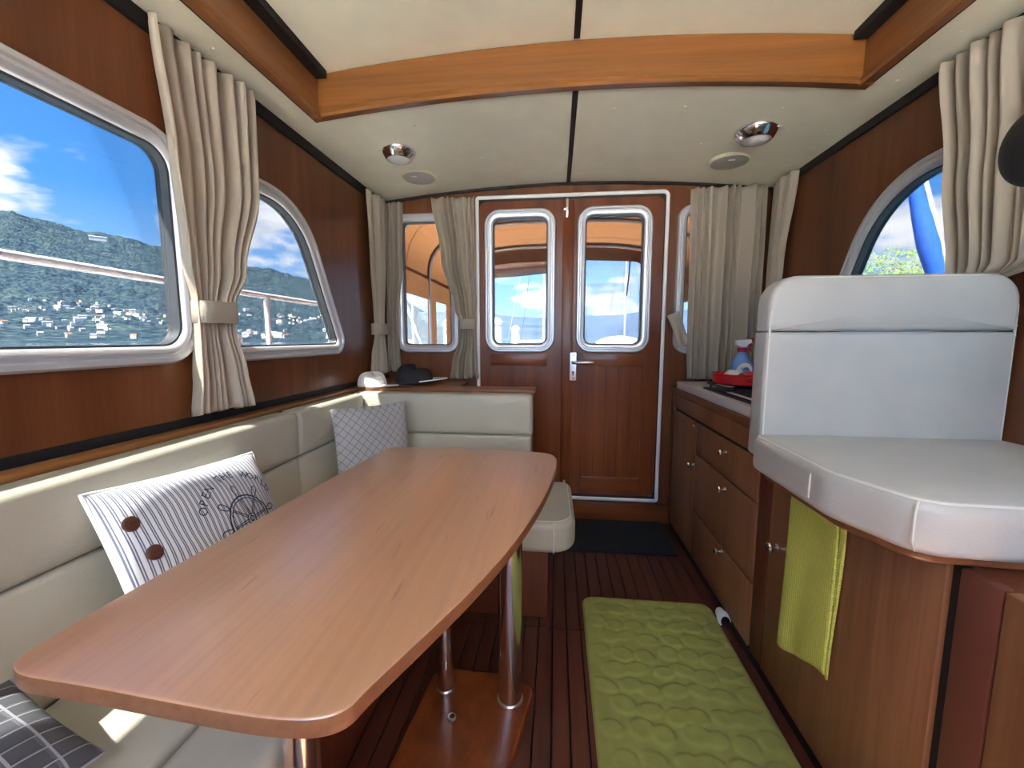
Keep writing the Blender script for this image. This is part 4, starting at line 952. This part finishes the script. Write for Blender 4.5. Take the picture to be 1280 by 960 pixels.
# houses along the shore
rnd = random.Random(11)
def house_mesh(wall, roof):
    v = [(-1, -.7, -2), (1, -.7, -2), (1, .7, -2), (-1, .7, -2), (-1, -.7, 1), (1, -.7, 1), (1, .7, 1), (-1, .7, 1), (-1.1, -.8, .95), (1.1, -.8, .95), (1.1, .8, .95), (-1.1, .8, .95), (-1.1, 0, 1.6), (1.1, 0, 1.6)]
    f = [(0, 1, 5, 4), (1, 2, 6, 5), (2, 3, 7, 6), (3, 0, 4, 7), (8, 9, 13, 12), (10, 11, 12, 13), (9, 10, 13), (11, 8, 12)]
    me = bpy.data.meshes.new('house'); me.from_pydata(v, [], f); me.materials.append(wall); me.materials.append(roof)
    for i, p in enumerate(me.polygons): p.material_index = 1 if i >= 4 else 0
    return me
WLL = [('white', plain('house_white', (.80, .80, .79), .8)), ('cream', plain('house_cream', (.70, .64, .50), .8)), ('grey', plain('house_grey', (.48, .49, .52), .8))]
RFS = [('grey', plain('roof_grey', (.26, .26, .28), .8)), ('brown', plain('roof_brown', (.24, .13, .09), .8)), ('pale', plain('roof_pale', (.62, .62, .62), .8))]
HMS = [('%s %s house with %s roof on the lake shore', wn, rn, house_mesh(wm, rm)) for wn, wm in WLL for rn, rm in RFS]
HM = HMS[0][3]; cnt = 0; hs_ = []
for att in range(12000):
    if cnt >= 290: break
    az = rnd.uniform(-62, -27); r_ = 2.5*(175+290*rnd.random()**.9); hx, hy = r_*math.sin(R(az)), r_*math.cos(R(az))
    if any((hx-a)**2+(hy-b)**2 < 17**2 for a, b in hs_): continue
    if noise.noise(Vector((az*.20, r_*.006, 4))) < .0 or noise.noise(Vector((az*.9, r_*.02, 8))) < -.15: continue
    hs_.append((hx, hy)); t_, wn, rn, me_ = rnd.choice(HMS+HMS[:1]*4); big = rnd.random() < .25
    s = rnd.uniform(2.0, 2.6) if big else rnd.uniform(1.3, 1.9); o = bpy.data.objects.new('house', me_); COL.objects.link(o)
    o.location = (hx, hy, hill_z(az, r_)+1.4); o.scale = (s*(1.9 if big else rnd.uniform(1, 1.3)), s, s*rnd.uniform(.8, 1.1)); o.rotation_euler.z = R(-az)+rnd.uniform(-.6, .6)
    tag(o, t_ % ('long' if big else 'small', wn, rn), 'house', 'houses on the lake shore'); cnt += 1
az, r_ = -50.6, 2200
o = bpy.data.objects.new('hilltop_building', HM.copy()); COL.objects.link(o); o.location = (r_*math.sin(R(az)), r_*math.cos(R(az)), H+r_*math.tan(R(9.55))); o.scale = (24, 7, 5); o.rotation_euler.z = R(-az)
tag(o, 'long white building standing alone near the top of the wooded hill', 'building')
# white mooring piles
for (px_, py_, Y, r_) in ((621.5, 404, 11, .145), (644.5, 412, 14, .135), (560, 405, 12, .14)):
    p = aty(px_, py_, Y); e = thing('mooring_pile', {621.5: 'tall white mooring pile seen through the handleless door leaf', 644.5: 'shorter white mooring pile seen through the handleless door leaf', 560: 'white mooring pile behind the canopy side window'}[px_], 'pile', (p.x, p.y, -1.6), 'white mooring piles')
    lathe('shaft', [(r_, -3.0), (r_, 0)], p, M_TUBEW, e, 20); lathe('cap', [(r_*1.12, -.04), (r_*1.12, .03), (r_*.4, .14), (0, .15)], p, M_TUBEW, e, 20)
def boat(label, x, y, L, W_, rot, cover, mast=0, z=-1.5, fb=1.4, mr=.055):
    e = thing('moored_boat', label, 'boat', (x, y, z)); c, s = math.cos(rot), math.sin(rot)
    P = lambda a, b, h_: (x+a*c-b*s, y+a*s+b*c, z+h_)
    def hull(u, v):
        a = lerp(-.5, .5, u)*L; w_ = W_/2*(1-max(0, (u-.45)/.55)**2.2)*(.92 if u < .1 else 1); q = 2*v-1
        return P(a, w_*q*(.55+.45*min(1, abs(q)*1.0)), fb*(abs(q)**1.6)*(1+.18*max(0, u-.4))-.1)
    grid('hull', 24, 16, hull, M_HULLW, e)
    grid('deck', 24, 6, lambda u, v: P(lerp(-.5, .5, u)*L, W_/2*(1-max(0, (u-.45)/.55)**2.2)*(2*v-1)*.99, fb*(1+.18*max(0, u-.4))-.12+.06*math.cos((2*v-1)*1.5)), M_HULLW, e)
    if cover:
        grid('boat_cover', 20, 14, lambda u, v: P(lerp(-.42, .30, u)*L, W_*.46*math.sin((v-.5)*math.pi)*(1-.3*abs(2*u-1)**3), fb-.1+cover*math.cos((v-.5)*math.pi)**.5*(1-abs(2*u-1)**4*.6)), M_WHITECL, e)
    if mast:
        m0 = P(.05*L, 0, fb); m1 = P(.05*L, 0, mast); tube('mast', [m0, m1], mr, M_ALU, e, 8)
        for q in (P(.5*L, 0, fb), P(-.5*L, 0, fb), P(0, W_/2, fb), P(0, -W_/2, fb)): tube('stay', [m1, q], .014, M_ALUD, e, 5)
        tube('boom', [P(.05*L, 0, fb+1.0), P(-.38*L, 0, fb+1.0)], mr*1.1, M_ALU, e, 8)
    return e
boat('white motor boat under a pale cover, seen through the door leaf with handle', 2.6, 17.5, 6.5, 2.5, 1.45, 1.25, 0, fb=1.5)
boat('sailing boat with tall thin mast seen through the handleless door leaf', -.9, 24, 9, 2.8, 1.2, .5, 13, fb=1.4)
boat('sailing boat with dark stays moored next to the tall-masted one', 1.2, 36, 9, 2.8, 1.7, .6, 15, fb=1.5)
boat('sailing boat moored farther off, seen through the milky canopy window', 4.4, 27, 8, 2.6, 1.5, .4, 12, fb=1.4)
boat('low white boat under a cover beside the mooring piles', -1.6, 16, 5.5, 2.2, .3, .85, 0, fb=1.25)
boat('white sailing boat moored outside the settee-side canopy window', -7.5, 20, 8, 2.6, .9, .4, 12, fb=1.4)
# sailing boat with blue furled sail on the helm side
sbt = boat('sailing boat with blue furled headsail outside the arched window', 11.2, 10.2, 9, 2.8, 2.2, 0, 0, fb=1.5)
a = aty(1148, 190, 7.2); b = aty(1188, 352, 7.2); d_ = (a-b); a2 = b+d_*1.9; b2 = b-d_*.9
side = RT.copy(); pts = [b2.lerp(a2, k/14) for k in range(15)]
tube('forestay', pts, .03, M_TUBEW, sbt, 8)
tube('furled_sail', [p-side*.10+Vector((0, .10, 0)) for p in pts], [.115+.03*math.sin(k*1.3) for k in range(15)], M_BLUES, sbt, 12)
def tree(x, y, hgt, r_, seed, label):
    e = thing('shore_tree', label, 'tree', (x, y, -1.5), 'trees behind the helm-side window'); q = random.Random(seed)
    tube('trunk', [(x, y, -1.5), (x+.1, y, hgt*.4), (x, y+.1, hgt*.75)], [.25, .18, .08], W_CABD, e, 8)
    V_ = []; F_ = []
    for k in range(5200):
        d = Vector((q.gauss(0, 1), q.gauss(0, 1), q.gauss(0, 1))).normalized()*(q.random()**.4); bump_ = 1+.35*noise.noise(d*2.2+Vector((seed, 0, 0)))
        c_ = Vector((x, y, hgt*.68))+Vector((d.x*r_, d.y*r_, d.z*hgt*.33))*bump_
        u = Vector((q.gauss(0, 1), q.gauss(0, 1), q.gauss(0, 1))).normalized(); w_ = u.orthogonal().normalized(); s = q.uniform(.05, .12); n0 = len(V_)
        V_ += [c_-u*s, c_+w_*s*.5, c_+u*s, c_-w_*s*.5]; F_.append((n0, n0+1, n0+2, n0+3))
    o = mk('foliage', V_, F_, M_LEAF, e, smooth=False, recalc=False); o['kind'] = 'stuff'
tree(19.8, 26.5, 6.2, 3.2, 1, 'light green leafy tree left of the blue furled sail'.replace('left of', 'next to'))
tree(31, 34, 7.0, 3.6, 2, 'light green leafy tree standing beyond the blue furled sail')
tree(22.0, 37, 4.6, 2.6, 3, 'smaller green tree near the edge of the arched window')
